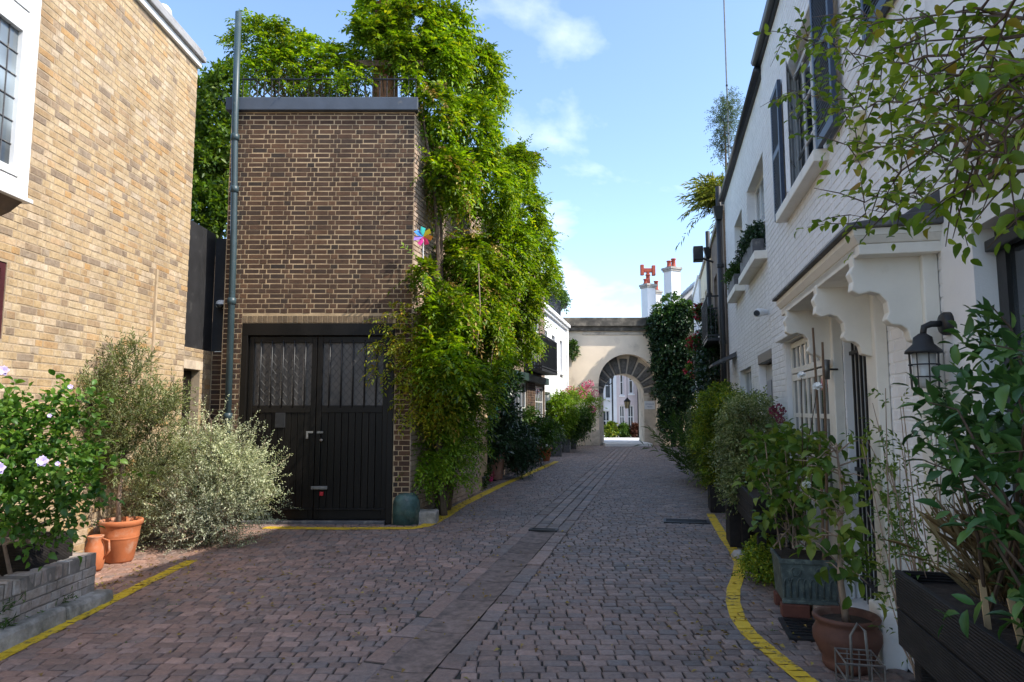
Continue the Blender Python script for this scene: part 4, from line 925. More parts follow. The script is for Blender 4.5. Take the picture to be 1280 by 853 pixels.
# upper window, open casement, shutters
window(FH, h1, 6.50, 8.32, 4.02, 5.58, 4, 3, M['paint_white'], d=-.10, fw=.06, bar=.03)
part('sill', MB().obox(FH, 6.36, 8.46, -.02, .13, 3.86, 3.975), M['paint_cream'], h1, bevel=.01)
ca = part('casement', MB(), M['paint_white'], h1)
FC = lambda a, d, z: (RW + .06 - a * .34 - d * .94, 8.28 - a * .94 + d * .34, z)
window(FC, h1, .02, .50, 4.04, 5.56, 2, 4, M['paint_white'], d=0, fw=.045, bar=.022, name='open_casement')
bpy.data.objects.remove(ca)
def shutter(parent, F, a0, a1, z0, z1, d0=.02):
    mb = MB(); fw = .06
    mb.obox(F, a0, a0 + fw, d0, d0 + .045, z0, z1); mb.obox(F, a1 - fw, a1, d0, d0 + .045, z0, z1)
    for p, q in ((z0, z0 + .09), ((z0 + z1) / 2 - .04, (z0 + z1) / 2 + .04), (z1 - .07, z1)): mb.obox(F, a0 + fw, a1 - fw, d0 + .001, d0 + .044, p, q)
    o = part('shutter', mb, M['shutter_edge'], parent, bevel=.004); sl = MB(); z = z0 + .11
    while z < z1 - .1:
        sl.hexa([F(a0 + fw, d0 + .008, z + .018), F(a1 - fw, d0 + .008, z + .018), F(a1 - fw, d0 + .040, z), F(a0 + fw, d0 + .040, z), F(a0 + fw, d0 + .008, z + .026), F(a1 - fw, d0 + .008, z + .026), F(a1 - fw, d0 + .040, z + .008), F(a0 + fw, d0 + .040, z + .008)]); z += .036
    part('louvre_slats', sl, M['shutter'], o, kind='stuff'); return o
shutter(h1, FH, 8.40, 8.95, 4.0, 5.62); shutter(h1, FH, 5.78, 6.42, 3.98, 5.66, .05); shutter(h1, FH, 4.40, 5.02, 4.22, 5.75, .02)
window(FH, h1, 2.65, 4.32, 4.24, 5.66, 3, 3, M['paint_white'], d=-.08)
# entrance: recess, grille gate, pilasters, brackets, canopy
part('recess_lining', MB().obox(FH, 5.28, 6.17, -.345, -.30, 0, 2.40), M['paint_cream'], h1)
dr = part('front_door', MB().obox(FH, 5.32, 6.13, -.30, -.24, .15, 2.25), M['paint_black'], h1, bevel=.01)
part('door_step', MB().obox(FH, 5.26, 6.19, -.3, .10, -.02, .13), M['paint_render'], h1, bevel=.012)
for k in range(8): part('grille_bar', MB().tube([FH(5.33 + k * .112, -.05, .10), FH(5.33 + k * .112, -.05, 2.36)], .011, 6), M['iron'], h1)
for z in (.28, 1.15, 2.1): part('grille_rail', MB().obox(FH, 5.28, 6.17, -.06, -.035, z, z + .03), M['iron'], h1)
for a0, a1 in ((4.10, 4.27), (5.02, 5.255), (6.20, 6.42)):
    part('pilaster', MB().obox(FH, a0, a1, .006, .085, .36, 2.52), M['paint_cream'], h1, bevel=.008)
    part('pilaster_plinth', MB().obox(FH, a0 - .05, a1 + (.05 if a1 > 5.5 or a1 < 4.5 else -.005), .004, .15, -.02, .36), M['paint_render'], h1, bevel=.015)
    c_ = (a0 + a1) / 2
    prof = [(.0, 2.46), (.44, 2.46), (.43, 2.40), (.46, 2.36), (.44, 2.31), (.45, 2.26), (.40, 2.235), (.33, 2.25), (.27, 2.235), (.225, 2.19), (.215, 2.13), (.235, 2.09), (.20, 2.06), (.14, 2.055), (.10, 2.03), (.085, 1.97), (.0, 1.95)]
    part('bracket', MB().prism(prof, lambda p, k: FH(c_ - .045 + .09 * k, p[0] * .80 + .08, p[1] + .06)), M['paint_cream'], h1, bevel=.008)
mb = MB(); mb.obox(FH, 4.10, 6.52, .005, .42, 2.523, 2.56); part('canopy_soffit', mb, M['paint_cream'], h1)
def hip(mb, d0, d1, e0, e1, z0, z1, s0=3.95, s1=6.66):
    return mb.hexa([FH(s0 + .5 - d0, 0.004, z0), FH(s1 - .5 + d0, .004, z0), FH(s1 - .5 + d0, d0, z0), FH(s0 + .5 - d0, d0, z0), FH(s0 + .5 - d1, .004, z1), FH(s1 - .5 + d1, .004, z1), FH(s1 - .5 + d1, d1, z1), FH(s0 + .5 - d1, d1, z1)])
mb = MB(); hip(mb, .42, .42, 0, 0, 2.50, 2.56); hip(mb, .425, .45, 0, 0, 2.561, 2.60); hip(mb, .45, .455, 0, 0, 2.601, 2.64); part('canopy_cornice', mb, M['paint_cream'], h1, bevel=.004)
mb = MB(); mb.prism([(0, 2.642), (.485, 2.642), (.48, 2.67), (0, 2.725)], lambda p, k: FH(3.97 + 2.66 * k, p[0] + .004, p[1])); part('canopy_lead', mb, M['lead'], h1, bevel=.008)
mb = MB(); mb.prism([(0, 2.715), (.20, 2.70), (.0, 2.84)], lambda p, k: FH(4.0 + 2.55 * k, p[0] + .006, p[1])); part('lead_flashing', mb, M['lead'], h1, bevel=.006)
# alarm box, wall lamp, trellis on the near house
ab = thing('alarm_box', 'cream alarm box on the white wall beside the dark shutter', 'alarm box', FH(5.30, 0, 3.55), 'S'); part('cover', MB().obox(FH, 5.20, 5.44, .006, .075, 3.50, 3.82), M['beige'], ab, bevel=.015); part('base_plate', MB().obox(FH, 5.19, 5.45, .0, .008, 3.49, 3.83), M['white_plastic'], ab)
wl_ = thing('wall_lantern', 'dark bulkhead lantern with wire cage on the near white wall', 'wall lamp', FH(3.98, 0, 2.1), 'S')
part('wall_plate', MB().tube([FH(3.98, .012, 2.10), FH(3.98, .04, 2.10), FH(3.98, .055, 2.10)], [.062, .062, .05], 18), M['iron'], wl_, smooth=True)
part('arm', MB().tube([FH(3.98, .05, 2.10), FH(3.98, .10, 2.10), FH(3.98, .135, 2.085), FH(3.98, .145, 2.03)], .017, 10), M['iron'], wl_, smooth=True)
lc = FH(3.98, .145, 1.76)
part('lamp_cap', MB().lathe([(.09, .185), (.086, .20), (.05, .235), (.045, .27), (.025, .285), (.02, .29)], lc, 20), M['iron'], wl_, smooth=True)
part('glass_jar', MB().lathe([(.02, .0), (.045, .01), (.052, .04), (.056, .185)], lc, 16), M['glass_lamp'], wl_, smooth=True)
for k in range(8):
    a = k * math.pi / 4; part('cage_bar', MB().tube([(lc[0] + .072 * math.cos(a), lc[1] + .072 * math.sin(a), lc[2] + .19), (lc[0] + .066 * math.cos(a), lc[1] + .066 * math.sin(a), lc[2] + .0), (lc[0] + .02 * math.cos(a), lc[1] + .02 * math.sin(a), lc[2] - .03)], .0035, 4), M['iron'], wl_)
for z, r in ((.06, .070), (.125, .0725)): part('cage_ring', MB().tube([(lc[0] + r * math.cos(k * math.pi / 10), lc[1] + r * math.sin(k * math.pi / 10), lc[2] + z) for k in range(21)], .0035, 4, False), M['iron'], wl_)
tt = thing('wall_trellis', 'brown diamond trellis fixed high on the near white wall', 'trellis', FH(3.2, 0, 2.7), 'S'); trellis(tt, lambda a, d, z: FH(a, d + .03, z), 2.75, 3.70, 2.68, 3.12, .20, M['wood_brown'], .011)
# second house
h2 = thing('white_house', 'white painted brick house with two hedged window boxes', 'house', (RW, 13, 0), 'S')
op2 = [(10.35, 12.3, 3.95, 5.45), (13.1, 14.45, 3.95, 5.40), (10.12, 11.55, 0, 2.52), (12.55, 14.3, .9, 2.42)]
w_ = part('wall', wall_slab(MB(), FH, 10.003, 16.35, 0, 6.5, op2, -.34, -.03), M['paint_render'], h2)
bricks(lambda a, d, z: (RW + .03 - d, a, z), bond(10.004, 16.345, 0, 6.49, op2), M['paint_brick'], w_, .0042, .01, nind=150, jit=.0016)
part('core', MB().obox(FH, 10.05, 16.3, -5, -.36, 0, 6.4), M['paint_black'], h2)
part('gutter', MB().tube([FH(10.0, .05, 6.56), FH(16.35, .05, 6.56)], .06, 8), M['shutter'], h2, smooth=True); part('eaves', MB().obox(FH, 10.003, 16.35, -.6, .02, 6.502, 6.62), M['shutter'], h2)
part('roof', MB().prism([(RW, 6.62), (RW + 5, 6.62), (RW + 3.5, 7.1), (RW + 1.2, 6.85)], lambda p, k: (p[0], 10.003 + 6.3 * k, p[1])), M['slate'], h2)
F2 = lambda a, d, z: (RW + .03 - d, a, z)
window(F2, h2, *op2[0], 4, 2, M['paint_white'], d=-.14, glass='glass_light'); window(F2, h2, *op2[1], 3, 2, M['paint_white'], d=-.14, glass='glass_light')
for o_ in op2[:2]: part('sill', MB().obox(F2, o_[0] - .1, o_[1] + .1, -.1, .18, 3.82, 3.945), M['paint_cream'], h2, bevel=.01)
window(F2, h2, *op2[3], 3, 2, M['paint_white'], d=-.1, sill=.08)
part('garage_door', MB().obox(F2, 10.14, 11.53, -.14, -.1, .02, 2.34), M['pale_grey'], h2, bevel=.01)
for a in (10.25, 10.95): part('door_glass', MB().obox(F2, a, a + .45, -.098, -.09, 1.1, 2.1), M['glass'], h2)
part('door_lintel', MB().obox(F2, 10.12, 11.55, -.16, .015, 2.36, 2.515), M['paint_black'], h2, bevel=.01)
part('door_handle', MB().tube([F2(11.60, .03, 1.4), F2(11.60, .06, 1.42), F2(11.60, .06, 1.95), F2(11.60, .03, 1.97)], .015, 6), M['metal_grey'], h2)
part('door_hood', MB().prism([(0, 2.75), (.5, 2.55), (.5, 2.60), (0, 2.85)], lambda p, k: F2(14.75 + 1.0 * k, p[0], p[1])), M['lead'], h2)
for i, (a0, a1, lb) in enumerate(((10.5, 12.15, 'long clipped box hedge in grey window box under the wider window'), (13.2, 14.4, 'shorter clipped box hedge in grey window box near the drainpipe'))):
    t = thing('window_box', lb, 'window box', F2(a0, .1, 3.95), 'S'); part('box', MB().obox(F2, a0, a1, .0, .17, 3.948, 4.18), M['lead'], t, bevel=.008)
    lob = [(F2(a0 + .12 + (a1 - a0 - .24) * k / 6, .08, 4.30), (.14, .17, .16)) for k in range(7)]
    bush(t, lob, 420, 8, .045, .028, L['mid'] if i else L['dark'], .10, inner=.5)
cm = thing('bullet_camera', 'white bullet security camera high on the painted wall', 'camera', FH(10.15, 0, 3.02), 'S')
part('body', MB().tube([FH(10.22, .0, 3.03), FH(10.20, .08, 3.03), FH(10.14, .13, 3.02), FH(10.06, .17, 3.0)], [.035, .055, .062, .055], 14), M['white_plastic'], cm, smooth=True); part('lens', MB().tube([FH(10.06, .17, 3.0), FH(10.045, .178, 2.996)], [.045, .04], 14), M['glass'], cm)
# drainpipes between the houses
for s_, w2, lb in ((16.42, .10, 'black cast iron drainpipe at the end of the hedged white house'), (20.6, .08, 'black drainpipe between brown brick and cream houses')):
    t = thing('drainpipe', lb, 'drainpipe', FH(s_, w2, 0), 'S'); part('pipe', MB().tube([FH(s_, w2, -.02), FH(s_, w2, 6.9)], .065, 8), M['iron'], t, smooth=True)
    part('hopper', MB().hexa([FH(s_ - .08, w2 - .07, 6.1), FH(s_ + .08, w2 - .07, 6.1), FH(s_ + .08, w2 + .07, 6.1), FH(s_ - .08, w2 + .07, 6.1), FH(s_ - .14, w2 - .09, 6.4), FH(s_ + .14, w2 - .09, 6.4), FH(s_ + .14, w2 + .14, 6.4), FH(s_ - .14, w2 + .14, 6.4)]), M['iron'], t)
    for z in (1.5, 3.2, 5.0): part('collar', MB().lathe([(.067, -.05), (.082, -.04), (.082, .04), (.067, .05)], FH(s_, w2, z), 10), M['iron'], t)
# farther houses of the right row
def row_house(lb, a0, a1, h, m, ops, off=0, door=None):
    F = lambda a, d, z: (RW + off - d, a, z)
    t = thing('row_house', lb, 'house', (RW + off, (a0 + a1) / 2, 0), 'S')
    part('wall', wall_slab(MB(), F, a0 + .003, a1, 0, h, [o_[:4] for o_ in ops], -.3, 0), M[m], t); part('core', MB().obox(F, a0 + .05, a1 - .05, -4.5, -.32, 0, h - .05), M['paint_black'], t)
    for o_ in ops: window(F, t, *o_[:4], o_[4], o_[5], M['paint_white'], d=-.1, fw=.07, bar=.035, sill=.08)
    part('parapet', MB().obox(F, a0 + .003, a1, -.3, .06, h, h + .14), M['stone'] if m != 'white_far' else M['paint_white'], t)
    part('roof', MB().prism([(RW + .3, h + .1), (RW + 4.5, h + .1), (RW + 3.0, h + .7)], lambda p, k: (p[0] + off, a0 + .01 + (a1 - a0 - .02) * k, p[1])), M['slate'], t)
    return t
row_house('brown brick house with black balcony beyond the drainpipe', 16.5, 20.5, 6.35, 'brick_far', [(16.9, 17.9, 3.5, 5.3, 2, 3), (18.8, 19.8, 3.5, 5.3, 2, 3), (17.0, 19.6, .7, 2.4, 4, 2)])
row_house('cream rendered house with tall narrow upper windows', 20.7, 26.0, 6.5, 'cream_far', [(21.3, 22.1, 3.4, 5.6, 2, 3), (23.0, 23.8, 3.4, 5.6, 2, 3), (24.7, 25.4, 3.4, 5.6, 2, 3), (21.5, 25.0, .7, 2.3, 5, 2)])
row_house('white house with red flower baskets next to the ivy', 26.0, 30.4, 6.5, 'white_far', [(26.6, 27.5, 3.3, 5.2, 2, 3), (28.5, 29.4, 3.3, 5.2, 2, 3), (27.0, 29.2, .8, 2.3, 3, 2)], off=-.08)
balcony('black iron balcony with plants on the brown brick house', FH, 16.8, 18.9, .42, 3.35, 4.35, 18, 'S', FH(17.8, 0, 3.3)); balcony('slender black balcony on the cream house', FH, 22.6, 24.6, .42, 3.2, 4.1, 16, 'S', FH(23.5, 0, 3.1))
def basket(lb, s_, d, z, m, T=110):
    c_ = FH(s_, d, z); t = thing('flower_basket', lb, 'flower basket', FH(s_, 0, z), 'S', None); bush(t, [(c_, (.2, .3, .22))], T, 6, .09, .06, L['mid'], .18)
    part('basket', MB().lathe([(.05, -.28), (.17, -.18), (.2, -.05)], c_, 10), M['iron'], t); part('bracket', MB().tube([FH(s_, 0, z + .4), FH(s_, d, z + .4), FH(s_, d, z)], .012, 5), M['iron'], t)
    P, d_ = lobes_points([(c_, (.24, .34, .26))], 70, .8); V, F = leaf_arrays(P, d_, unit(rng.normal(0, 1, P.shape)), .10, .10); link_leaves('blossom', V, F, L[m], t)
basket('red flower basket on the cream house, higher one', 21.0, .30, 4.55, 'redflower'); basket('red flower basket on the cream house, low beside the balcony', 22.2, .34, 3.75, 'redflower'); basket('red flower basket high on the white house by the ivy', 26.3, .32, 4.1, 'redflower'); basket('red flower basket lowest on the white house by the ivy', 25.9, .4, 3.1, 'redflower')
cl = thing('wall_creeper', 'leafy creeper clinging beneath the balconies of the right row', 'climbing plant', FH(19, 0, 0), 'S'); bush(cl, [(FH(18.6, .22, 3.0), (.25, .9, .5)), (FH(20.0, .25, 2.4), (.25, .9, .6)), (FH(19.3, .2, 3.9), (.2, .5, .5)), (FH(21.8, .25, 3.0), (.2, .6, .5))], 800, 7, .10, .06, L['dark'], .25); part('stem', MB().tube([FH(19.2, .1, -.02), FH(19.4, .1, 1.5), FH(19.0, .1, 3.0)], [.04, .03, .02], 6), M['bark'], cl)
fl = thing('floodlight', 'black floodlight bracketed at the eaves of the right row', 'floodlight', FH(19.8, .0, 5.9), 'S'); part('head', MB().obox(FH, 19.6, 20.0, .28, .55, 5.85, 6.25), M['iron'], fl, bevel=.02); part('arm', MB().tube([FH(19.8, 0, 5.8), FH(19.8, .35, 5.95)], .03, 6), M['iron'], fl)
# roof top planting and aerial
q = pw(906, 160, 1.95); t = thing('roof_tree', 'airy olive-like potted tree on the roof beside the aerial', 'tree', (q[0], q[1], 6.55), 'S')
bush(t, [((q[0], q[1], q[2] + .15), (.42, .5, .75)), ((q[0] + .15, q[1] - .2, q[2] + .55), (.35, .4, .5)), ((q[0] - .1, q[1] + .1, q[2] - .55), (.25, .3, .5))], 520, 10, .065, .02, L['bluegreen'], .34, inner=.2, up=.6, tw=40)
part('trunk', MB().tube([(q[0], q[1], 6.55), (q[0], q[1], q[2])], [.05, .02], 6), M['bark'], t); part('tub', MB().lathe([(.2, 0), (.26, .4), (.28, .42), (.24, .42)], (q[0], q[1], 6.55), 14), M['lead'], t)
q = (1.62, 17.6, 6.5); t = thing('roof_bamboo', 'feathery yellow-green bamboo clump above the drainpipe', 'plant', (q[0], q[1], 6.49), 'S')
part('planter', MB().box(q[0] - .12, q[0] + .3, q[1] - .6, q[1] + .6, 6.49, 6.85), M['iron'], t)
P = np.array([(q[0], q[1], 6.8)]) + rng.normal(0, .12, (150, 3)) * np.array([.6, 2.2, 0]); D = unit(rng.normal(0, .42, (150, 3)) + np.array([-.45, 0, .8])); V, F = sprays(P, D, rng.uniform(.5, 1.35, 150), 24, .17, .03, 45, .4, True, jit=.25); link_leaves('fronds', V, F, L['palm'], t)
q = pw(911, 185, 2.0); t = thing('roof_aerial', 'tall thin segmented aerial mast standing on the right roofs', 'aerial', (q[0], q[1], 6.55), 'S'); top = pw(907, -30, 2.0)
part('mast', MB().tube([(q[0], q[1], 6.5), (q[0], q[1], top[2])], .022, 6), M['metal_grey'], t)
for k in range(12): part('joint', MB().tube([(q[0], q[1], 6.9 + .36 * k), (q[0], q[1], 6.95 + .36 * k)], .031, 6), M['iron'], t)
t = thing('roof_trellis', 'small black screen post at the roof edge by the drainpipe', 'screen', FH(15.9, -.1, 6.62), 'S'); part('post', MB().box(RW + .1, RW + .16, 15.2, 15.26, 6.62, 7.4), M['iron'], t); part('post', MB().box(RW + .1, RW + .16, 16.2, 16.26, 6.62, 7.4), M['iron'], t); part('rail', MB().box(RW + .11, RW + .15, 15.26, 16.2, 7.2, 7.3), M['iron'], t)
# ------------------------------------------------------------------ planting helpers
def leaf_set(parent, P, D, Nn, ll, lw, m, nind=300, asp=None, fold=.22, curl=.2):
    """the leaves that show largest become objects of their own, the rest one mesh"""
    b, fr = BASE[rootof(parent).name]; toW = S2W if fr == 'S' else (lambda *p: p)
    sc_ = []
    for i, p in enumerate(P):
        q = proj(toW(*p)); sc_.append(-1 if q is None or not (0 < q[0] < 1280 and 0 < q[1] < 853) else ll[i] / q[2])
    od = np.argsort(-np.array(sc_)); ind = [i for i in od[:nind] if sc_[i] > 0]; rest = [i for i in od if i not in set(ind)]
    asp = asp or float(np.mean(lw / ll)); var = []
    for k in range(4):
        V, F = leaf_arrays(np.zeros((1, 3)), np.array([[1.0, 0, 0]]), np.array([[0, 0, 1.0]]), 1.0, asp, fold * (.6 + .3 * k), curl * (.3 + .5 * k), True); var.append(fast_mesh('leaf', V, F, m, (0, 0, 0)))
    Dn = unit(D); Sd = unit(np.cross(Nn, Dn)); N2 = np.cross(Dn, Sd)
    for i in ind:
        o = bpy.data.objects.new('leaf', var[i % 4]); C.objects.link(o); o.parent = parent
        mt = Matrix(((Dn[i][0], Sd[i][0], N2[i][0], 0), (Dn[i][1], Sd[i][1], N2[i][1], 0), (Dn[i][2], Sd[i][2], N2[i][2], 0), (0, 0, 0, 1)))
        o.location = P[i] - np.array(b); o.rotation_euler = mt.to_euler(); o.scale = (ll[i],) * 3
    if rest:
        r = np.array(rest); V, F = leaf_arrays(P[r], D[r], Nn[r], ll[r], lw[r], fold, curl, True); link_leaves('leaves', V, F, m, parent)
def flower(parent, c, r, m, nrm=(0, 0, 1), petals=5, name='flower', layers=1):
    P = []; D = []; N = []; nr = np.array(nrm, float) / np.linalg.norm(nrm); a = unit(np.cross(nr, np.array([.3, .2, .9]))); b = np.cross(nr, a)
    for l in range(layers):
        for k in range(petals):
            t = 2 * math.pi * (k + l * .5) / petals + random.uniform(-.1, .1); d = a * math.cos(t) + b * math.sin(t) + nr * (.25 + .5 * l); P.append(np.array(c)); D.append(d); N.append(nr)
    P, D, N = map(np.array, (P, D, N)); V, F = leaf_arrays(P, D, N, r, r * .85, .12, .1, True); return link_leaves(name, V, F, m, parent, None)
def ball_flower(parent, c, r, m, n=160, name='flower_head'):
    P, d = lobes_points([(c, (r, r, r * .8))], n, .85); V, F = leaf_arrays(P, unit(d + rng.normal(0, .5, d.shape)), d, r * .42, r * .36); return link_leaves(name, V, F, m, parent)
def lw_(px, py, w, r, sx=1, sy=1.2, sz=1):                    # lobe from a pixel on the plane w, street frame
    q = pw(px, py, w); k = proj(S2W(*q))[2] * r / FPX; return (q, (k * sx, k * sy, k * sz))
def lW(px, py, Y, r, sx=1, sy=1, sz=1):                       # lobe from a pixel on the plane Y, world frame
    q = pY(px, py, Y); k = Y * r / FPX; return (q, (k * sx, k * sy, k * sz))
def lSW(px, py, w, r, sx=.8, sy=1.1, sz=1):
    q, k = lw_(px, py, w, r, sx, sy, sz); return (S2W(*q), (k[0], k[1], k[2]))
# ------------------------------------------------------------------ wisteria
ws = thing('wisteria', 'huge sunlit wisteria draped over the garage flank and cottage', 'climbing plant', S2W(-3.2, 10.6, 0))
wl = [lW(478, 42, 10.55, 22), lW(503, 62, 10.55, 20), lW(514, 98, 10.55, 13), lW(452, 30, 10.6, 12), lW(475, 22, 10.95, 32), lW(515, 38, 10.95, 40), lW(548, 75, 11.0, 36), lW(462, 40, 10.8, 14), lSW(560, 45, -3.5, 34), lSW(598, 92, -3.2, 34), lSW(545, 140, -3.45, 32), lSW(590, 160, -3.1, 40), lSW(618, 118, -3.15, 18),
      lSW(562, 225, -3.25, 38), lSW(612, 232, -3.0, 42), lSW(645, 208, -3.0, 26), lSW(660, 204, -3.0, 14), lSW(652, 268, -2.95, 34), lSW(585, 325, -3.1, 40, .8, 1.1, .8), lSW(632, 318, -2.95, 44), lSW(672, 302, -3.0, 24), lSW(680, 335, -3.05, 20),
      lSW(600, 385, -3.0, 46), lSW(648, 378, -2.9, 36), lSW(560, 395, -3.1, 38), lSW(552, 450, -3.1, 36), lSW(610, 440, -3.0, 36), lSW(648, 428, -3.0, 26, 1, 1.1, .7), lSW(580, 478, -3.1, 30), lSW(530, 340, -3.4, 16), lSW(690, 352, -3.3, 14)]
P, d = lobes_points(wl, 9600, .6, .15); D = unit(d + np.array([.25, -.1, .1]) + rng.normal(0, .55, d.shape)); Lr = rng.uniform(.2, .36, len(P)); P = P - D * .12
V, F = sprays(P, D, Lr, 13, .084, .038, 62, .45, True, jit=.16, lens=np.concatenate([np.linspace(.7, 1.1, 6), np.linspace(1.1, .8, 7)]), sizejit=.5); link_leaves('foliage', V, F, L['wisteria'], ws)
P, d = lobes_points([wl[i + 4] for i in (6, 9, 14, 18, 20, 25, 12)], 240, .75, -.1); V, F = sprays(P, unit(d + np.array([.2, -.2, -.4])), .22, 9, .07, .028, 60, .6, True, jit=.3); link_leaves('dry_foliage', V, F, L['brown'], ws)
P, d = lobes_points(wl, 450, .9, .2); D = unit(d + rng.normal(0, .5, d.shape) + np.array([0, 0, .3])); V, F = sprays(P, D, .36, 9, .08, .035, 55, .2, True, jit=.2); link_leaves('new_shoots', V, F, L['wisteria'], ws)
yl_ = [lW(512, 425, 10.0, 16), lW(525, 455, 10.1, 22), lW(522, 500, 10.2, 24), lW(540, 480, 10.5, 22), lW(545, 520, 10.6, 22), lW(488, 400, 9.98, 13, 1, .4, 1), lW(482, 428, 9.98, 10, 1, .35, 1), lW(478, 460, 9.98, 6, 1, .35, 1.2), lW(505, 395, 9.98, 10, 1, .4, 1)]
P, d = lobes_points(yl_, 640, .5, .1); D = unit(d + np.array([0, -.2, -.1]) + rng.normal(0, .5, d.shape)); V, F = sprays(P, D, rng.uniform(.15, .28, len(P)), 11, .062, .026, 60, .5, True, jit=.18); link_leaves('yellowing_foliage', V, F, L['wisteria_yellow'], ws)
lo = [lW(535, 560, 10.7, 30), lW(560, 545, 11.0, 28), lW(540, 588, 10.6, 22), lW(520, 575, 10.4, 16), lW(570, 580, 11.2, 20), lW(548, 520, 10.8, 26), lW(585, 520, 12.0, 24), lW(580, 555, 12.0, 20), lW(598, 495, 12.6, 20), lW(565, 500, 11.4, 24)]
P, d = lobes_points(lo, 1250, .5, .1); D = unit(d + rng.normal(0, .5, d.shape) + np.array([0, 0, .2])); V, F = sprays(P, D, rng.uniform(.18, .3, len(P)), 11, .068, .028, 60, .5, True, jit=.18); link_leaves('lower_foliage', V, F, L['topiary'], ws)  # brighter leaf colour stands in for sun on the shaded lower wisteria
st = MB(); b0 = S2W(-3.42, 10.4, -.02)
for k in range(9):
    e = [np.array(b0) + np.array([.05 * math.cos(k), .1 * k, 0])]; tg = wl[[10, 13, 15, 18, 19, 22, 24, 25, 9][k]][0]
    for f_ in (.2, .4, .6, .8, 1): p = e[0] * (1 - f_) + np.array(tg) * f_ + rng.normal(0, .12, 3); q = W2S(*p); p = np.array(S2W(min(q[0], -3.4) , q[1], p[2] - .0)); e.append(p)
    st.tube(e, [.06, .05, .045, .035, .025, .015], 6, False)
part('stems', st, M['bark'], ws)
dry = MB()
for px, py, l in ((615, 380, 1.1), (598, 330, 1.4), (668, 345, .6)):
    q = np.array(S2W(*pw(px, py, -2.75))); dry.tube([q, q + np.array([.03, 0, -l * .5]), q + np.array([-.02, 0.02, -l])], [.012, .01, .004], 4, False)
part('dry_tendrils', dry, M['bark_pale'], ws)
rs = thing('roof_shrub', 'leafy climber spilling over the railing on the garage roof', 'climbing plant', (-3.4, 10.75, 6.2))
rl_ = [lW(325, 62, 10.8, 30), lW(318, 40, 10.8, 14), lW(352, 55, 10.8, 22), lW(385, 72, 10.8, 26, 1, 1, .8), lW(418, 82, 10.8, 26, 1, 1, .75), lW(442, 85, 10.8, 16), lW(370, 88, 10.7, 22, 1, 1, .7), lW(345, 85, 10.7, 22), lW(415, 100, 10.5, 16, 1, .6, .6), lW(440, 95, 10.5, 14, 1, .6, .7), lW(320, 95, 10.6, 16, 1, .7, .8), lW(385, 105, 10.5, 12, 1, .6, .6), lW(452, 98, 10.3, 10, 1, .6, .8), lW(425, 108, 10.28, 8, 1, .5, .9), lW(350, 108, 10.28, 9, 1, .5, .8)]
P, d = lobes_points(rl_, 1150, .5, .25); D = unit(d + np.array([.2, -.2, .2]) + rng.normal(0, .5, d.shape)); V, F = sprays(P, D, rng.uniform(.2, .34, len(P)), 11, .075, .03, 60, .45, True, jit=.18); link_leaves('foliage', V, F, L['wisteria'], rs)
mb = MB()
for k in range(7): x = -4.0 + .3 * k; mb.tube([(x, 10.85, 6.18), (x + .1, 10.8, 6.7), (x + .05, 10.8, 7.2)], [.03, .022, .012], 5, False)
part('stems', mb, M['bark'], rs)
mb = MB(); P = np.array([(x, 10.75, 6.25) for x in np.linspace(-3.7, -2.4, 60)]) + rng.normal(0, .05, (60, 3)); V, F = sprays(P, unit(rng.normal(0, .25, P.shape) + np.array([0, 0, 1])), .6, 14, .16, .022, 25, .1, True); link_leaves('grassy_leaves', V, F, L['palm'], rs)
bt = thing('garden_tree', 'sunlit leafy tree behind the black screen', 'tree', (-7.0, 15.5, 0))
tl = [lW(262, 150, 15, 34), lW(282, 105, 15, 26), lW(255, 205, 15, 38), lW(285, 190, 15.3, 36), lW(262, 260, 14.8, 38), lW(285, 255, 15, 30), lW(250, 110, 15.5, 14), lW(230, 180, 16, 40), lW(225, 250, 16, 40)]
bush(bt, tl, 2300, 9, .12, .065, L['tree'], .4, inner=.45, tw=60)
part('trunk', MB().tube([(-7.0, 15.5, -.05), (-6.9, 15.4, 2.5), (-6.8, 15.3, 4.5), (-6.6, 15.2, 6.5), (-6.5, 15.1, 7.6)], [.2, .16, .12, .07, .03], 8), M['bark'], bt)
pw_ = thing('pinwheel', 'rainbow toy pinwheel poking from the wisteria at the wall corner', 'toy', (-1.33, 10.0, 3.6)); pc = np.array(pY(529, 296, 9.95))
part('stick', MB().tube([pc + np.array([0, .02, -.75]), pc + np.array([0, .02, 0])], .008, 6), M['white_plastic'], pw_)
for k, c_ in enumerate(((.7, .02, .12), (.75, .25, .02), (.75, .6, .03), (.05, .5, .45), (.03, .25, .7), (.35, .2, .6), (.75, .05, .3))):
    a = 2 * math.pi * k / 7 - 1.4; u_ = np.array([math.cos(a), 0, math.sin(a)]); v_ = np.array([-math.sin(a), 0, math.cos(a)])
    part('blade', MB().add([pc, pc + u_ * .13 + v_ * .0, pc + u_ * .135 + v_ * .07 - np.array([0, .03, 0]), pc + u_ * .06 + v_ * .06 - np.array([0, .02, 0])], [(0, 1, 2, 3)]), simple('pinwheel_%d' % k, c_, .4), pw_)
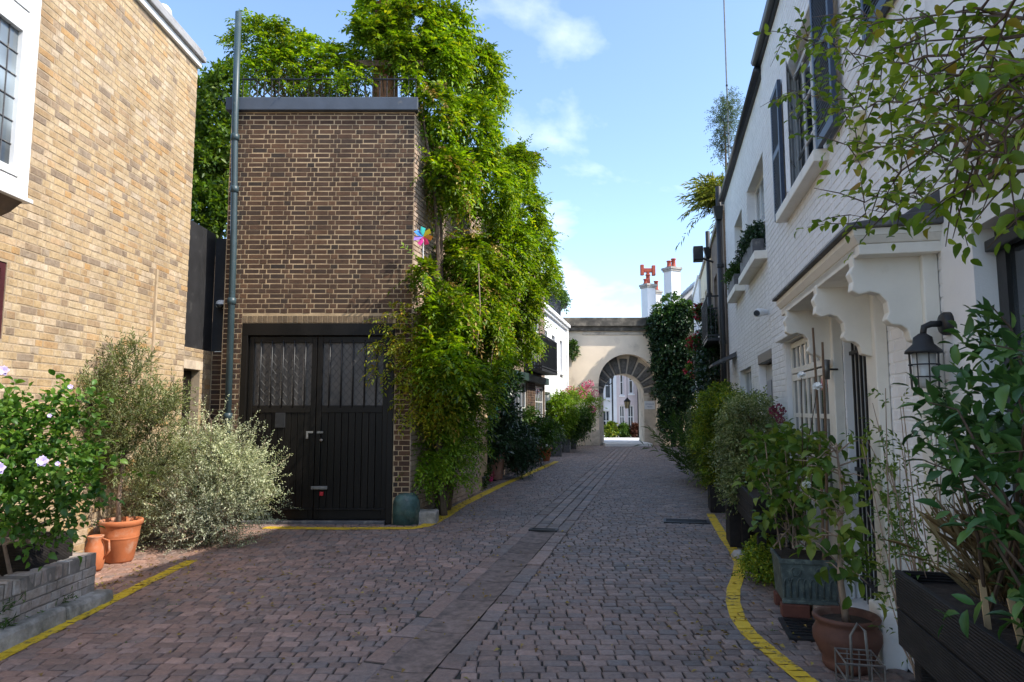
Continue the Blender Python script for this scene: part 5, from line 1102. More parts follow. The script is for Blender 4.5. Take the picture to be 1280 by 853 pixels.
# ------------------------------------------------------------------ left foreground: planter wall, hibiscus, olive, silver shrub
lp_ = thing('planter_wall', 'low weathered grey brick planter wall beside the kerb', 'planter', (-3.62, 5, 0))
FP = lambda a, d, z: (-3.62 + d, a, z)
mb = MB().box(-3.80, -3.62, 2.6, 6.1, 0, .41); mb.box(-4.58, -3.80, 5.98, 6.1, 0, .41); wp = part('wall', mb, M['mortar_grey'], lp_)
bricks(FP, bond(2.6, 6.1, 0.0, .30, []), M['brick_grey'], wp, .008, .02, jit=.007)
cap = [(2.6 + .078 * k + .005, 2.6 + .078 * (k + 1) - .005, .306, .416) for k in range(44)]
for k, r in enumerate(cap):
    x1 = -3.612 + random.uniform(-.013, .010); vv = MB().box(-3.815, x1, r[0], r[1], .306, .414 + random.uniform(-.012, .008)).v[0]; part('coping_brick', MB().hexa(vv + rng.normal(0, .0035, vv.shape)), M['brick_grey'], wp, bevel=.011)
part('soil', MB().box(-4.58, -3.805, 2.6, 5.975, .0, .375), M['soil'], lp_)
mt = thing('moss_tufts', 'grass and weeds growing from the planter wall joints', 'weeds', (-3.6, 5, 0), kind='stuff')
P = []
for y_, z_, n_ in ((5.0, .12, 60), (5.35, .05, 70), (4.75, .42, 60), (5.7, .12, 25), (5.05, .25, 30)): P.append(np.array([-3.60 if z_ < .4 else -3.7, y_, z_]) + rng.normal(0, .05, (n_, 3)) * np.array([.25, 1.4, .5]))
P = np.concatenate(P); V, F = leaf_arrays(P, unit(rng.normal(0, .5, P.shape) + np.array([.5, 0, .5])), unit(rng.normal(0, 1, P.shape)), .05, .009); link_leaves('tufts', V, F, L['mid'], mt)
hb = thing('hibiscus', 'leafy hibiscus bush with purple flowers in the brick planter', 'shrub', (-4.0, 5.2, .37))
hl = [lW(15, 560, 5.0, 48), lW(75, 555, 5.2, 46), lW(50, 610, 5.0, 55), lW(105, 595, 5.3, 38), lW(5, 625, 4.9, 55), lW(90, 510, 5.3, 24), lW(25, 510, 5.1, 26), lW(-40, 560, 5.0, 60), lW(60, 650, 5.0, 40, 1, 1, .7)]
P, d = lobes_points(hl, 520, .3, .15); D = unit(d + np.array([.1, -.1, .5]) + rng.normal(0, .4, d.shape)); pr = sprays(P - D * .1, D, rng.uniform(.15, .3, len(P)), 7, .058, .038, 65, .15, False, raw=True); leaf_set(hb, *pr, L['hibiscus'], 300)
mb = MB()
for k in range(9): q = hl[k % len(hl)][0]; mb.tube([(-4.05 + .05 * k * .6, 4.95 + .05 * k, .36), (np.array(q) + np.array([-4.05, 5.1, .4])) / 2 + rng.normal(0, .04, 3), q], [.018, .013, .006], 5, False)
part('stems', mb, M['bark_pale'], hb)
for px, py, Y, r in ((53, 577, 4.6, .040), (4, 464, 4.75, .04), (-2, 586, 4.55, .045), (72, 580, 4.75, .018), (88, 484, 4.9, .02), (62, 520, 4.8, .016)): flower(hb, pY(px, py, Y), r, L['purple'], (.5, -1, .35), 5, layers=2)
bpx = thing('planter_box', 'black rectangular planter box standing on the brick planter', 'planter', (-4.1, 5.55, .37)); 
mb = MB(); mb.box(-4.45, -3.72, 5.40, 5.43, .37, .62); mb.box(-4.45, -3.72, 5.90, 5.93, .37, .62); mb.box(-3.75, -3.72, 5.43, 5.90, .37, .62); mb.box(-4.45, -4.42, 5.43, 5.90, .37, .62); part('sides', mb, M['wood_trough'], bpx); part('soil', MB().box(-4.42, -3.75, 5.43, 5.90, .37, .58), M['soil'], bpx)
FLP = [(.0, 0), (.125, 0), (.14, .02), (.185, .27), (.19, .285), (.186, .30), (.20, .375), (.205, .39), (.218, .40), (.222, .435), (.215, .45), (.195, .45), (.185, .40)]
ob = pg(151, 702); OB = (ob[0] - .02, ob[1], 0)
t = pot('terracotta_pot', 'bright terracotta flowerpot holding the olive by the yellow brick wall', OB, FLP, 'terracotta', soil_r=.19, soil_z=.40)
part('band', MB().lathe([(.176, .245), (.183, .25), (.187, .275), (.182, .28)], OB, 24), M['terracotta'], t, smooth=True)
t = pot('terracotta_jug', 'small terracotta jug with handle tucked against the flowerpot', (OB[0] - .02, OB[1] - .42, 0), [(0, 0), (.07, 0), (.085, .03), (.10, .14), (.085, .24), (.065, .30), (.075, .34), (.08, .35), (.06, .35), (.05, .30)], 'terracotta', cat='jug')
part('handle', MB().tube([(OB[0] + .05, OB[1] - .42, .32), (OB[0] + .12, OB[1] - .42, .30), (OB[0] + .13, OB[1] - .42, .2), (OB[0] + .075, OB[1] - .42, .12)], .012, 6), M['terracotta'], t, smooth=True)
ol = thing('olive_tree', 'feathery grey-green olive tree growing from the terracotta flowerpot', 'tree', (OB[0], OB[1], .40))
oll = [lW(150, 525, 7.6, 48), lW(192, 520, 7.7, 36), lW(118, 500, 7.5, 38), lW(165, 470, 7.6, 30), lW(205, 570, 7.9, 26), lW(140, 575, 7.6, 34), lW(100, 545, 7.5, 26), lW(215, 500, 7.9, 18), lW(145, 445, 7.6, 18), lW(165, 430, 7.6, 10), lW(110, 470, 7.5, 18), lW(185, 590, 7.7, 26)]
bush(ol, oll, 1150, 15, .052, .011, L['olive'], .30, spread=38, droop=.05, inner=.15, up=.75, tw=120)
part('trunk', MB().tube([(OB[0] - .03, OB[1], .38), (OB[0] - .04, OB[1], .65), (OB[0] - .02, OB[1], 1.0), (OB[0] + .05, OB[1], 1.4)], [.028, .024, .02, .01], 8), M['bark_pale'], ol, smooth=True)
sv = thing('silver_shrub', 'wiry pale silver-leaved shrub beside the black garage doors', 'shrub', pg(262, 678))
svl = [lW(245, 600, 8.6, 55), lW(295, 600, 8.7, 45), lW(205, 612, 8.5, 45), lW(268, 560, 8.7, 32), lW(325, 622, 8.8, 24), lW(285, 645, 8.5, 42), lW(222, 645, 8.4, 42), lW(180, 600, 8.6, 26), lW(310, 575, 8.8, 22), lW(235, 560, 8.7, 24), lW(262, 665, 8.5, 26)]
bush(sv, svl, 1800, 18, .034, .014, L['silver'], .30, spread=55, droop=.05, inner=.3, up=.45, tw=200, jit=.35)
b0 = np.array(pg(262, 676)); P, d = lobes_points(svl, 320, .95, .3); D = unit(d + rng.normal(0, .3, d.shape) + np.array([0, 0, .4])); V, F = sprays(P, D, .34, 22, .028, .011, 55, .0, jit=.35); link_leaves('long_shoots', V, F, L['silver'], sv)
mb = MB()
for k in range(60): q = P[k]; c0 = b0 + rng.normal(0, .1, 3) * np.array([1, 1, 0]); mb.tube([c0, (c0 + q) / 2 + np.array([0, 0, .08]), q, q + D[k] * .3], [.008, .006, .004, .002], 3, False)
part('stems', mb, M['bark_pale'], sv)
# ------------------------------------------------------------------ bollard and pots by the garage corner, left row pots
bo = pg(505, 657); t = thing('stone_bollard', 'rounded green stone bollard at the garage corner', 'bollard', (bo[0], bo[1] + .19, 0))
part('body', MB().lathe([(0, -.02), (.20, -.02), (.20, .26), (.19, .33), (.16, .39), (.11, .43), (.05, .447), (0, .45)], (bo[0], bo[1] + .19, 0), 24), M['stone_green'], t, smooth=True)
q = pg(533, 655); t = thing('stone_block', 'mossy stone block beside the green bollard', 'stone', (q[0], q[1] + .15, 0)); part('block', MB().box(q[0] - .16, q[0] + .15, q[1], q[1] + .3, -.02, .17), M['kerb_stone'], t, bevel=.025)
RIM = lambda r, h: [(0, 0), (r * .66, 0), (r * .7, .015), (r * .9, h * .8), (r * .92, h * .82), (r, h * .83), (r * 1.02, h * .97), (r, h), (r * .9, h), (r * .86, h * .9)]
q = pg(547, 640); pot('terracotta_pot', 'old brown clay pot under the lower wisteria foliage', (q[0], q[1] + .2, 0), RIM(.21, .34), 'terra_old', soil_r=.18, soil_z=.31)
q = pg(580, 612); t = thing('rubble_pier', 'grey rubble stone pier among the left row pots', 'pier', (S2W(*W2S(q[0], q[1]))[0], q[1], 0)); part('foot_stone', MB().box(q[0] - .28, q[0] + .25, q[1] + .1, q[1] + .6, -.02, .20), M['stone'], t, bevel=.06); part('pier', MB().box(q[0] - .25, q[0] + .1, q[1] + .25, q[1] + .6, .2, 1.15), M['brick_far'], t, bevel=.02)
def potted(px, py, r, h, m, lb, lobes, T, n, ll, lw2, leafm, Lr=.25, name='potted_shrub', stem=True, kw={}, potlb=None):
    q = pg(px, py); base = (q[0], q[1] + r * .8, 0)
    pot('plant_pot', potlb or (lb + ', its pot'), base, RIM(r, h), m, soil_r=r * .86, soil_z=h * .9)
    t = thing(name, lb, 'shrub', (base[0], base[1], h * .85)); bush(t, lobes, T, n, ll, lw2, leafm, Lr, **kw)
    part('stem', MB().tube([(base[0], base[1], h * .85), (np.array(base) * .5 + np.array(lobes[0][0]) * .5), lobes[0][0]], [.025, .02, .01], 6), M['bark'], t); return t
potted(620, 600, .21, .62, 'terra_pink', 'dark glossy camellia with bronze leaf undersides', [lW(618, 520, 15.6, 28), lW(612, 490, 15.6, 20), lW(632, 480, 15.8, 16), lW(610, 550, 15.4, 24), lW(595, 540, 15.0, 22)], 520, 8, .12, .055, L['dark'], .3, potlb='tall pale pink clay pot among the left row shrubs', kw=dict(up=.6, tw=20))
potted(640, 590, .24, .42, 'terra_old', 'rounded blue-green bush overflowing towards the lane', [lW(648, 555, 16.8, 26), lW(632, 560, 16.6, 22), lW(655, 572, 16.6, 18), lW(640, 535, 17, 18)], 800, 8, .075, .035, L['dark'], .25, potlb='squat dark clay pot under the rounded blue-green bush')
potted(597, 612, .16, .26, 'lead', 'small bright green fern-like plant low by the rubble pier', [lW(597, 600, 14.6, 11), lW(603, 592, 14.8, 9)], 160, 7, .07, .03, L['mid'], .15, potlb='little dark pot at the foot of the rubble pier')
potted(680, 577, .27, .42, 'terracotta', 'loose mixed plant with reddish tips in the orange pot', [lW(678, 545, 20.6, 16), lW(672, 530, 20.6, 14), lW(688, 540, 21, 12), lW(660, 520, 20.3, 10)], 340, 8, .11, .045, L['mid'], .32, potlb='orange clay pot at the end of the yellow kerb line')
q = pg(617, 601); t = thing('watering_can', 'bright magenta plastic watering can beside the pink pot', 'watering can', (q[0] - .1, q[1] - .15, 0)); c_ = (q[0] - .12, q[1] - .18, 0); part('body', MB().lathe([(.10, 0), (.11, .02), (.09, .2), (.06, .22)], c_, 14), M['magenta'], t, smooth=True); part('spout', MB().tube([(c_[0] - .08, c_[1], .08), (c_[0] - .2, c_[1], .24)], [.02, .012], 6), M['magenta'], t); part('handle', MB().tube([(c_[0] + .05, c_[1], .2), (c_[0] + .12, c_[1], .22), (c_[0] + .14, c_[1], .12), (c_[0] + .09, c_[1], .06)], .011, 6), M['magenta'], t)
for i, (px0, px1, py, lb) in enumerate(((688, 703, 571, 'square slate-grey planter nearest the orange pot'), (704, 713, 566, 'middle slate-grey planter of the row under the topiary'), (713, 721, 562, 'last slate-grey planter of the row towards the arch'))):
    a_, b_ = pg(px0, py), pg(px1, py); t = thing('stone_planter', lb, 'planter', ((a_[0] + b_[0]) / 2, a_[1] + .3, 0), group=None); part('sides', MB().box(a_[0], b_[0] - .02, a_[1], a_[1] + .55, 0, .52 + .02 * i), M['lead'], t, bevel=.015); part('soil', MB().box(a_[0] + .03, b_[0] - .05, a_[1] + .03, a_[1] + .52, .5, .53 + .02 * i), M['soil'], t)
    cc = ((a_[0] + b_[0]) / 2, a_[1] + .28, .62); bush(t, [(cc, (.3, .3, .2))], 150, 7, .09, .04, L['bluegreen'], .2, name='low_plants')
q = pg(700, 566); t = thing('topiary_tree', 'bright green ball-headed bay tree against the white house', 'tree', (q[0], q[1] + .2, .5)); bush(t, [lW(702, 515, q[1], 20), lW(692, 512, q[1], 13), lW(712, 520, q[1], 12), lW(700, 500, q[1], 12), lW(703, 532, q[1], 14)], 900, 8, .085, .045, L['topiary'], .22); part('trunk', MB().tube([(q[0], q[1], .4), (q[0], q[1], 1.2)], [.04, .03], 6), M['bark'], t)
potted(712, 562, .2, .42, 'white_plastic', 'fresh green shrub beside the oleander', [lW(722, 530, 27, 14), lW(730, 522, 27, 12), lW(718, 542, 27, 10)], 380, 8, .12, .045, L['mid'], .35, potlb='small whitish pot behind the slate planters')
ol2 = potted(733, 557, .28, .55, 'stone', 'pink-flowered oleander in front of the arch', [lW(728, 500, 29.5, 14), lW(740, 505, 29.5, 10), lW(715, 498, 28.5, 10), lW(733, 525, 29.5, 12)], 260, 8, .15, .04, L['topiary'], .5, potlb='grey stone urn at the arch pier', kw=dict(up=.8))
for px, py in ((713, 487), (722, 489), (732, 482), (737, 480), (729, 494), (744, 492), (740, 512), (708, 490), (735, 486)): ball_flower(ol2, pY(px, py, 28.6), .15, L['pinkflower'], 60)
iv = thing('ivy', 'dense dark ivy covering the right side of the arch', 'climbing plant', (7.6, 31.0, 0)); bush(iv, [lW(838, 405, 31, 24), lW(852, 395, 30.6, 16), lW(825, 408, 31.2, 16), lW(840, 445, 31, 26), lW(855, 440, 30.6, 18), lW(845, 490, 30.8, 24), lW(850, 530, 30.6, 22), lW(838, 520, 31.0, 14), lW(858, 480, 30.4, 18), lW(828, 430, 31.2, 12), lW(835, 470, 31.2, 15)], 3600, 8, .12, .10, L['ivy'], .3, up=-.1, inner=.75)
part('stem', MB().tube([(7.7, 31.1, -.02), (7.6, 31.2, 2), (7.5, 31.2, 4.5)], [.1, .08, .04], 6), M['bark'], iv)
bush(iv, [lW(838, 392, 31, 22), lW(852, 388, 30.6, 14)], 260, 7, .12, .09, L['mid'], .3, name='sun_painted_crown', inner=.9)  # lighter leaf colour paints sunlight onto the top of the ivy
aw = thing('wall_fern', 'small tuft of fern growing out of the arch wall', 'plant', (2.9, AY - .1, 4.2)); bush(aw, [((2.85, AY - .12, 4.45), (.2, .12, .45))], 90, 7, .12, .05, L['mid'], .25)
# ------------------------------------------------------------------ right side planting, far to near
def rthing(name, lb, w, s, z=0, cat='shrub'): return thing(name, lb, cat, (w, s, z), 'S')
def trough(name, lb, w0, w1, s0, s1, z0, z1, m, legs=True, boards=3):
    t = rthing(name, lb, (w0 + w1) / 2, (s0 + s1) / 2, 0, 'planter'); h = (z1 - z0) / boards
    for k in range(boards):
        za, zb = z0 + k * h + .004, z0 + (k + 1) * h - .004
        part('board', MB().box(w0, w0 + .028, s0, s1, za, zb), M[m], t, bevel=.005); part('board', MB().box(w0 + .03, w1, s1 - .028, s1, za, zb), M[m], t, bevel=.005)
        part('board', MB().box(w0 + .03, w1, s0, s0 + .028, za, zb), M[m], t, bevel=.005)
    part('back', MB().box(w1 - .02, w1, s0 + .03, s1 - .03, z0, z1 - .01), M[m], t); part('soil', MB().box(w0 + .029, w1 - .021, s0 + .03, s1 - .03, z0 + .02, z1 - .05), M['soil'], t)
    if legs:
        for w in (w0 + .04, w1 - .12):
            for s_ in (s0 + .06, s1 - .14): part('leg', MB().box(w, w + .08, s_, s_ + .08, 0, z0 + .01), M[m], t, bevel=.005)
    return t
# far bamboo-like hedge
t = rthing('bamboo_clump', 'dark grassy bamboo clump at the foot of the ivy', .95, 17, 0)
P = np.array([(1.0, 16.5, 0)]) + rng.normal(0, 1, (130, 3)) * np.array([.22, 1.1, 0]); P[:, 0] = np.clip(P[:, 0], .6, 1.35); D = unit(rng.normal(0, .28, P.shape) + np.array([-.12, 0, 1])); V, F = sprays(P, D, rng.uniform(.9, 1.9, 130), 26, .20, .022, 40, .12, True, jit=.25); link_leaves('leaves', V, F, L['mid'], t)
t = rthing('bay_hedge', 'soft grey-green shrub between bamboo and golden privet', 1.0, 14.8, 0); bush(t, [((1.0, 14.9, 1.05), (.4, .6, .55)), ((.95, 15.5, 1.35), (.35, .5, .4)), ((1.0, 15.3, .6), (.4, .6, .5))], 900, 8, .085, .03, L['varieg'], .3); part('stem', MB().tube([(1.0, 15, 0), (1.0, 15, 1)], [.04, .02], 6), M['bark'], t)
t = rthing('planter', 'black square planter under the golden privet', .95, 11.9, 0, 'planter'); part('sides', MB().box(.72, 1.2, 11.6, 12.2, 0, .42), M['wood_trough'], t, bevel=.01); part('soil', MB().box(.76, 1.16, 11.64, 12.16, .4, .43), M['soil'], t)
t = rthing('golden_privet', 'tall golden-green privet bush by the lane edge', .95, 12.2, .42)
gl = [((.98, 12.1, 1.55), (.42, .62, .42)), ((1.0, 12.8, 1.75), (.38, .55, .36)), ((.92, 12.3, 1.05), (.44, .62, .48)), ((.95, 13.2, 1.25), (.4, .6, .5)), ((.98, 12.0, .65), (.38, .5, .35)), ((.88, 11.7, 1.3), (.25, .3, .35)), ((1.1, 13.3, .6), (.3, .5, .5))]
bush(t, gl, 3200, 9, .05, .024, L['golden'], .22, up=.6); part('stem', MB().tube([(.95, 11.9, .4), (.95, 12.1, 1.2)], [.04, .02], 6), M['bark'], t)
t = rthing('pale_shrub', 'pale variegated pittosporum shrub beside the golden privet', 1.05, 8.9, .5)
pl_ = [((1.08, 8.9, 1.55), (.33, .42, .36)), ((1.02, 9.3, 1.45), (.33, .45, .36)), ((1.0, 9.0, 1.1), (.36, .5, .42)), ((1.0, 8.7, .78), (.3, .4, .32)), ((1.1, 9.6, 1.1), (.3, .4, .45)), ((.95, 9.1, .62), (.25, .35, .3))]
bush(t, pl_, 1900, 10, .042, .019, L['varieg'], .2, up=.4, tw=60); part('stem', MB().tube([(1.05, 8.9, .5), (1.05, 9.0, 1.2)], [.035, .02], 6), M['bark'], t)
trough('wooden_trough', 'long brown wooden trough under the pale shrub', .84, 1.3, 7.1, 8.7, .46, .80, 'wood_trough', True, 3)
t = rthing('planter', 'dark square tub standing under the long wooden trough', .98, 8.9, 0, 'planter'); part('sides', MB().box(.76, 1.24, 8.76, 9.3, 0, .46), M['wood_trough'], t, bevel=.01); part('rim', MB().box(.74, 1.26, 8.74, 9.32, .462, .50), M['wood_trough'], t, bevel=.008)
t = rthing('stone_lump', 'small pale rounded stone lying at the lane edge', .82, 8.15, 0, 'stone'); part('stone', MB().lathe([(0, -.01), (.07, .0), (.09, .04), (.06, .085), (0, .1)], (.80, 8.15, 0), 10), M['stone'], t, smooth=True)
t = rthing('low_shrub', 'low spreading green shrub in front of the lead planter', .95, 7.2, 0); bush(t, [((.90, 7.3, .16), (.17, .28, .15)), ((.95, 7.0, .2), (.18, .25, .17)), ((.98, 7.6, .2), (.17, .22, .17))], 420, 9, .035, .018, L['golden'], .14); part('stem', MB().tube([(.95, 7.2, -.01), (.95, 7.2, .15)], [.015, .01], 5), M['bark'], t)
# lead planter on bricks
t = rthing('lead_planter', 'verdigris lead planter with moulded panels standing on bricks', 1.12, 6.1, .1, 'planter')
for a, b in ((.90, 6.02), (1.14, 6.02), (.90, 6.36), (1.14, 6.36)): part('brick', MB().box(a, a + .21, b - .05, b + .05, 0, .098), M['brick_flank'] if a > 1 else simple('red_brick', (.12, .04, .026), .85, .2, 20), t, bevel=.006)
mb = MB(); lx0, lx1, ls0, ls1 = .90, 1.34, 6.0, 6.45
mb.hexa([(lx0 + .02, ls0 + .02, .10), (lx1 - .02, ls0 + .02, .10), (lx1 - .02, ls1 - .02, .10), (lx0 + .02, ls1 - .02, .10), (lx0, ls0, .44), (lx1, ls0, .44), (lx1, ls1, .44), (lx0, ls1, .44)]); part('tank', mb, M['leadpot'], t, bevel=.012)
part('soil', MB().box(lx0 + .02, lx1 - .02, ls0 + .02, ls1 - .02, .40, .447), M['soil'], t)
mb = MB().box(lx0 - .008, lx1 + .008, ls0 - .008, ls0 + .012, .41, .45); mb.box(lx0 - .008, lx0 + .012, ls0 + .012, ls1, .41, .45); mb.box(lx0 + .01, lx1 - .01, ls0 - .002, ls0 + .03, .10, .13); part('rim', mb, M['leadpot'], t, bevel=.006)
for k in range(8):                                          # arcade of small moulded arches
    x = lx0 + .03 + k * .049; mb = MB().tube([(x, ls0 + .006, .15), (x, ls0 + .003, .27), (x + .012, ls0 + .002, .295), (x + .024, ls0 + .002, .30), (x + .036, ls0 + .002, .295), (x + .046, ls0 + .003, .27), (x + .046, ls0 + .006, .15)], .006, 5); part('moulded_arch', mb, M['leadpot'], t, smooth=True)
for x in (lx0 + .12, lx0 + .31): part('roundel', MB().tube([(x + .035 * math.cos(k * math.pi / 8), ls0 + .001, .352 + .035 * math.sin(k * math.pi / 8)) for k in range(17)], .006, 5, False), M['leadpot'], t, smooth=True)
# roses and hydrangeas in the lead planter
hy = rthing('hydrangea', 'leggy green hydrangea with dark red and white flowers in lead planter', 1.1, 6.2, .5)
hl_ = [((1.08, 6.4, 1.0), (.25, .32, .28)), ((1.0, 6.1, .75), (.22, .25, .25)), ((1.12, 6.6, 1.35), (.22, .35, .2)), ((1.0, 6.5, 1.2), (.2, .3, .2)), ((1.15, 6.0, 1.15), (.2, .25, .25)), ((1.05, 7.0, 1.2), (.25, .35, .25))]
P, d = lobes_points(hl_, 130, .3, .3); D = unit(d + np.array([-.2, -.2, .5]) + rng.normal(0, .4, d.shape)); pr = sprays(P - D * .08, D, rng.uniform(.12, .25, len(P)), 6, .085, .055, 68, .25, raw=True); leaf_set(hy, *pr, L['hydrangea'], 300)
mb = MB()
for k in range(16): c0 = np.array((1.1, 6.2, .5)) + rng.normal(0, .08, 3) * np.array([1, 1, 0]); e = P[k * 5]; mb.tube([c0, (c0 + e) / 2 + rng.normal(0, .04, 3), e], [.007, .006, .004], 4, False)
part('stems', mb, M['bark_pale'], hy)
for px, py, r, m in ((971, 514, .055, 'darkredflower'), (975, 525, .03, 'darkredflower'), (1008, 606, .024, 'whiteflower')): ball_flower(hy, pw(px, py, .93), r, L[m], 140)
cn = thing('garden_canes', 'two tall brown canes tied up behind the hydrangea', 'cane', (1.2, 6.0, .5), 'S')
for (x0, y0), (x1, y1) in (((1030, 700), (1016, 410)), ((1034, 690), (1028, 428))): part('cane', MB().tube([pw(x0, y0, 1.16), pw((x0 + x1) / 2 + 2, (y0 + y1) / 2, 1.16), pw(x1, y1, 1.14)], [.011, .01, .008], 6), M['wood_brown'], cn)
rp_ = thing('white_rose', 'lanky rose stems with two pale open blooms', 'flower', (1.15, 6.05, .5), 'S')
for px, py in ((1002, 470), (1022, 484)):
    e = np.array(pw(px, py, 1.02)); mb = MB().tube([(1.14, 6.1, .5), (1.12, 6.1, 1.1), e], [.005, .004, .003], 4); part('stem', mb, M['twig'], rp_); flower(rp_, e, .035, L['whiteflower'], (-.3, -.6, .7), 6, layers=3)
t = thing('wall_light', 'small grey cylinder light fixed on the pilaster', 'wall lamp', FH(6.0, .1, 1.95), 'S'); part('cylinder', MB().tube([pw(1033, 450, 1.36), pw(1033, 474, 1.36)], .028, 12), M['metal_grey'], t, smooth=True); q = pw(1033, 462, 1.36); part('bracket', MB().tube([q, (1.45, q[1], q[2])], .008, 6), M['iron'], t)
# clay pot with small tree
cp_ = (1.13, 4.92, 0)
t = pot('clay_pot', 'round brown clay pot with rolled rim holding a small tree', cp_, [(0, 0), (.135, 0), (.15, .02), (.155, .05), (.15, .06), (.17, .10), (.205, .18), (.205, .23), (.18, .275), (.175, .285), (.20, .305), (.205, .32), (.195, .335), (.17, .325), (.16, .28)], 'terra_old', 'S', soil_r=.168, soil_z=.29)
ft = rthing('young_tree', 'young tree with big bright leaves in the round clay pot', cp_[0], cp_[1], .28, 'tree')
tr_ = [np.array((1.13, 4.92, .28)), np.array((1.11, 4.94, .55)), np.array((1.13, 4.98, .8)), np.array((1.17, 5.05, 1.1)), np.array((1.16, 5.1, 1.42))]
part('trunk', MB().tube(tr_, [.024, .019, .016, .012, .006], 8), M['bark_pale'], ft, smooth=True)
br = MB(); P = []; D = []
for k in range(38):
    f_ = random.uniform(1.0, 4.0); i0 = min(int(f_), 3); b = tr_[i0] * (1 - (f_ - i0)) + tr_[i0 + 1] * (f_ - i0); dr_ = unit(np.array([random.gauss(-.15, .7), random.gauss(0, .8), random.gauss(.25, .4)])); l = random.uniform(.12, .32); br.tube([b, b + dr_ * l * .6 + np.array([0, 0, .02]), b + dr_ * l], [.006, .004, .002], 4, False); P.append(b + dr_ * l * .25); D.append(dr_)
part('branches', br, M['bark_pale'], ft)
pr = sprays(np.array(P), np.array(D), .22, 5, .095, .058, 60, .35, raw=True, jit=.35); leaf_set(ft, *pr, L['hydrangea'], 200)
# wire bottle carrier
wc = rthing('bottle_carrier', 'rusty wire bottle carrier with tall handle by the clay pot', 1.08, 4.50, 0, 'carrier'); x0, x1, y0, y1 = .99, 1.19, 4.36, 4.62
for z in (.02, .12, .21):
    part('hoop', MB().tube([(x0, y0, z), (x1, y0, z), (x1, y1, z), (x0, y1, z), (x0, y0, z)], .006, 5, False), M['rust_wire'], wc)
for k in range(4):
    for y_ in (y0, y1): part('wire', MB().tube([(x0 + (x1 - x0) * k / 3, y_, .0), (x0 + (x1 - x0) * k / 3, y_, .215)], .005, 5), M['rust_wire'], wc)
for y_ in (y0 + .087, y0 + .174): part('divider', MB().tube([(x0, y_, .21), (x1, y_, .21)], .004, 4), M['rust_wire'], wc); part('divider', MB().tube([(x0, y_, .02), (x1, y_, .02)], .004, 4), M['rust_wire'], wc)
part('handle', MB().tube([(x0 + .06, (y0 + y1) / 2, .0), (x0 + .06, (y0 + y1) / 2, .33), (x0 + .10, (y0 + y1) / 2, .40), (x1 - .06, (y0 + y1) / 2, .36), (x1 - .04, (y0 + y1) / 2, .0)], .008, 6), M['metal_grey'], wc, smooth=True)
# big black trough with laurel
trough('black_trough', 'large black slatted trough on legs in front of the near house', 1.0, 1.43, 1.7, 3.44, .61, .94, 'wood_trough', True, 2)
la = rthing('laurel', 'broad dark green bay laurel filling the black trough', 1.2, 2.7, .84)
lbs = [((1.16, 2.95, 1.62), (.20, .26, .20)), ((1.12, 2.6, 1.66), (.2, .28, .2)), ((1.18, 2.75, 1.38), (.22, .32, .2)), ((1.12, 2.4, 1.42), (.22, .3, .24)), ((1.10, 2.35, 1.15), (.2, .25, .2)), ((1.2, 3.2, 1.5), (.14, .16, .14)), ((1.15, 2.15, 1.6), (.2, .25, .3)), ((1.2, 2.7, 1.88), (.16, .3, .12))]
P, d = lobes_points(lbs, 215, .2, .2); D = unit(d + np.array([-.1, .1, .45]) + rng.normal(0, .4, d.shape)); pr = sprays(P - D * .07, D, rng.uniform(.10, .2, len(P)), 7, .066, .028, 55, .1, raw=True, sizejit=.35); leaf_set(la, *pr, L['laurel'], 300, curl=.12)
mb = MB()
for k in range(26): c0 = np.array((1.2, 2.5, .88)) + rng.normal(0, 1, 3) * np.array([.08, .3, 0]); e = P[k * 8]; mb.tube([c0, (c0 * .4 + e * .6) + rng.normal(0, .03, 3), e, e + D[k * 8] * .1], [.008, .006, .004, .002], 5, False)
part('stems', mb, M['twig'], la)
dg = rthing('dry_grass', 'clump of dry straw-coloured stems in the black trough', 1.2, 2.9, .83, 'plant'); P = np.array([(1.22, 2.98, .88)]) + rng.normal(0, .03, (90, 3)) * np.array([1, 1.5, 0]); V, F = sprays(P, unit(rng.normal(0, .2, P.shape) + np.array([-.05, .1, 1])), .32, 4, .18, .004, 14, .15); link_leaves('dry_stems', V, F, L['straw'], dg)
for k, y_ in enumerate((2.75, 2.5)):
    t = rthing('wooden_stake', ('pale wooden stake among the dry stems in the black trough', 'leaning wooden stake under the laurel in the black trough')[k], 1.09, y_, .83, 'stake'); part('stake', MB().hexa([(1.08, y_, .86), (1.10, y_, .86), (1.10, y_ + .008, .86), (1.08, y_ + .008, .86), (1.08 - .02 * k, y_ + .03, 1.05), (1.10 - .02 * k, y_ + .03, 1.05), (1.10 - .02 * k, y_ + .038, 1.05), (1.08 - .02 * k, y_ + .038, 1.05)]), simple('pale_wood', (.42, .30, .16), .8), t)
# leggy shrub between doorway and trough
lg = rthing('leggy_shrub', 'thin leggy shrub with tangled stems by the white plinth', 1.22, 3.55, 0)
mb = MB(); P = []; D = []
for k in range(26):
    c0 = np.array((1.26, 3.62, -.01)) + rng.normal(0, .03, 3) * np.array([1, 1, 0]); e = np.array((1.22 + random.gauss(-.06, .10), 3.75 + random.gauss(.15, .28), random.uniform(.75, 1.75))); m1 = (c0 + e) / 2 + rng.normal(0, .06, 3); mb.tube([c0, m1, e], [.006, .004, .002], 4, False)
    for q in range(7): f_ = random.uniform(.35, 1); b = c0 * (1 - f_) + e * f_ if f_ > .98 else (m1 * (1 - (f_ - .35) / .65) + e * (f_ - .35) / .65); P.append(b); D.append(unit(rng.normal(0, .7, 3) + np.array([0, 0, .4])))
part('stems', mb, M['bark_pale'], lg); V, F = sprays(np.array(P), np.array(D), .13, 7, .036, .015, 50, .15); link_leaves('leaves', V, F, L['hydrangea'], lg)
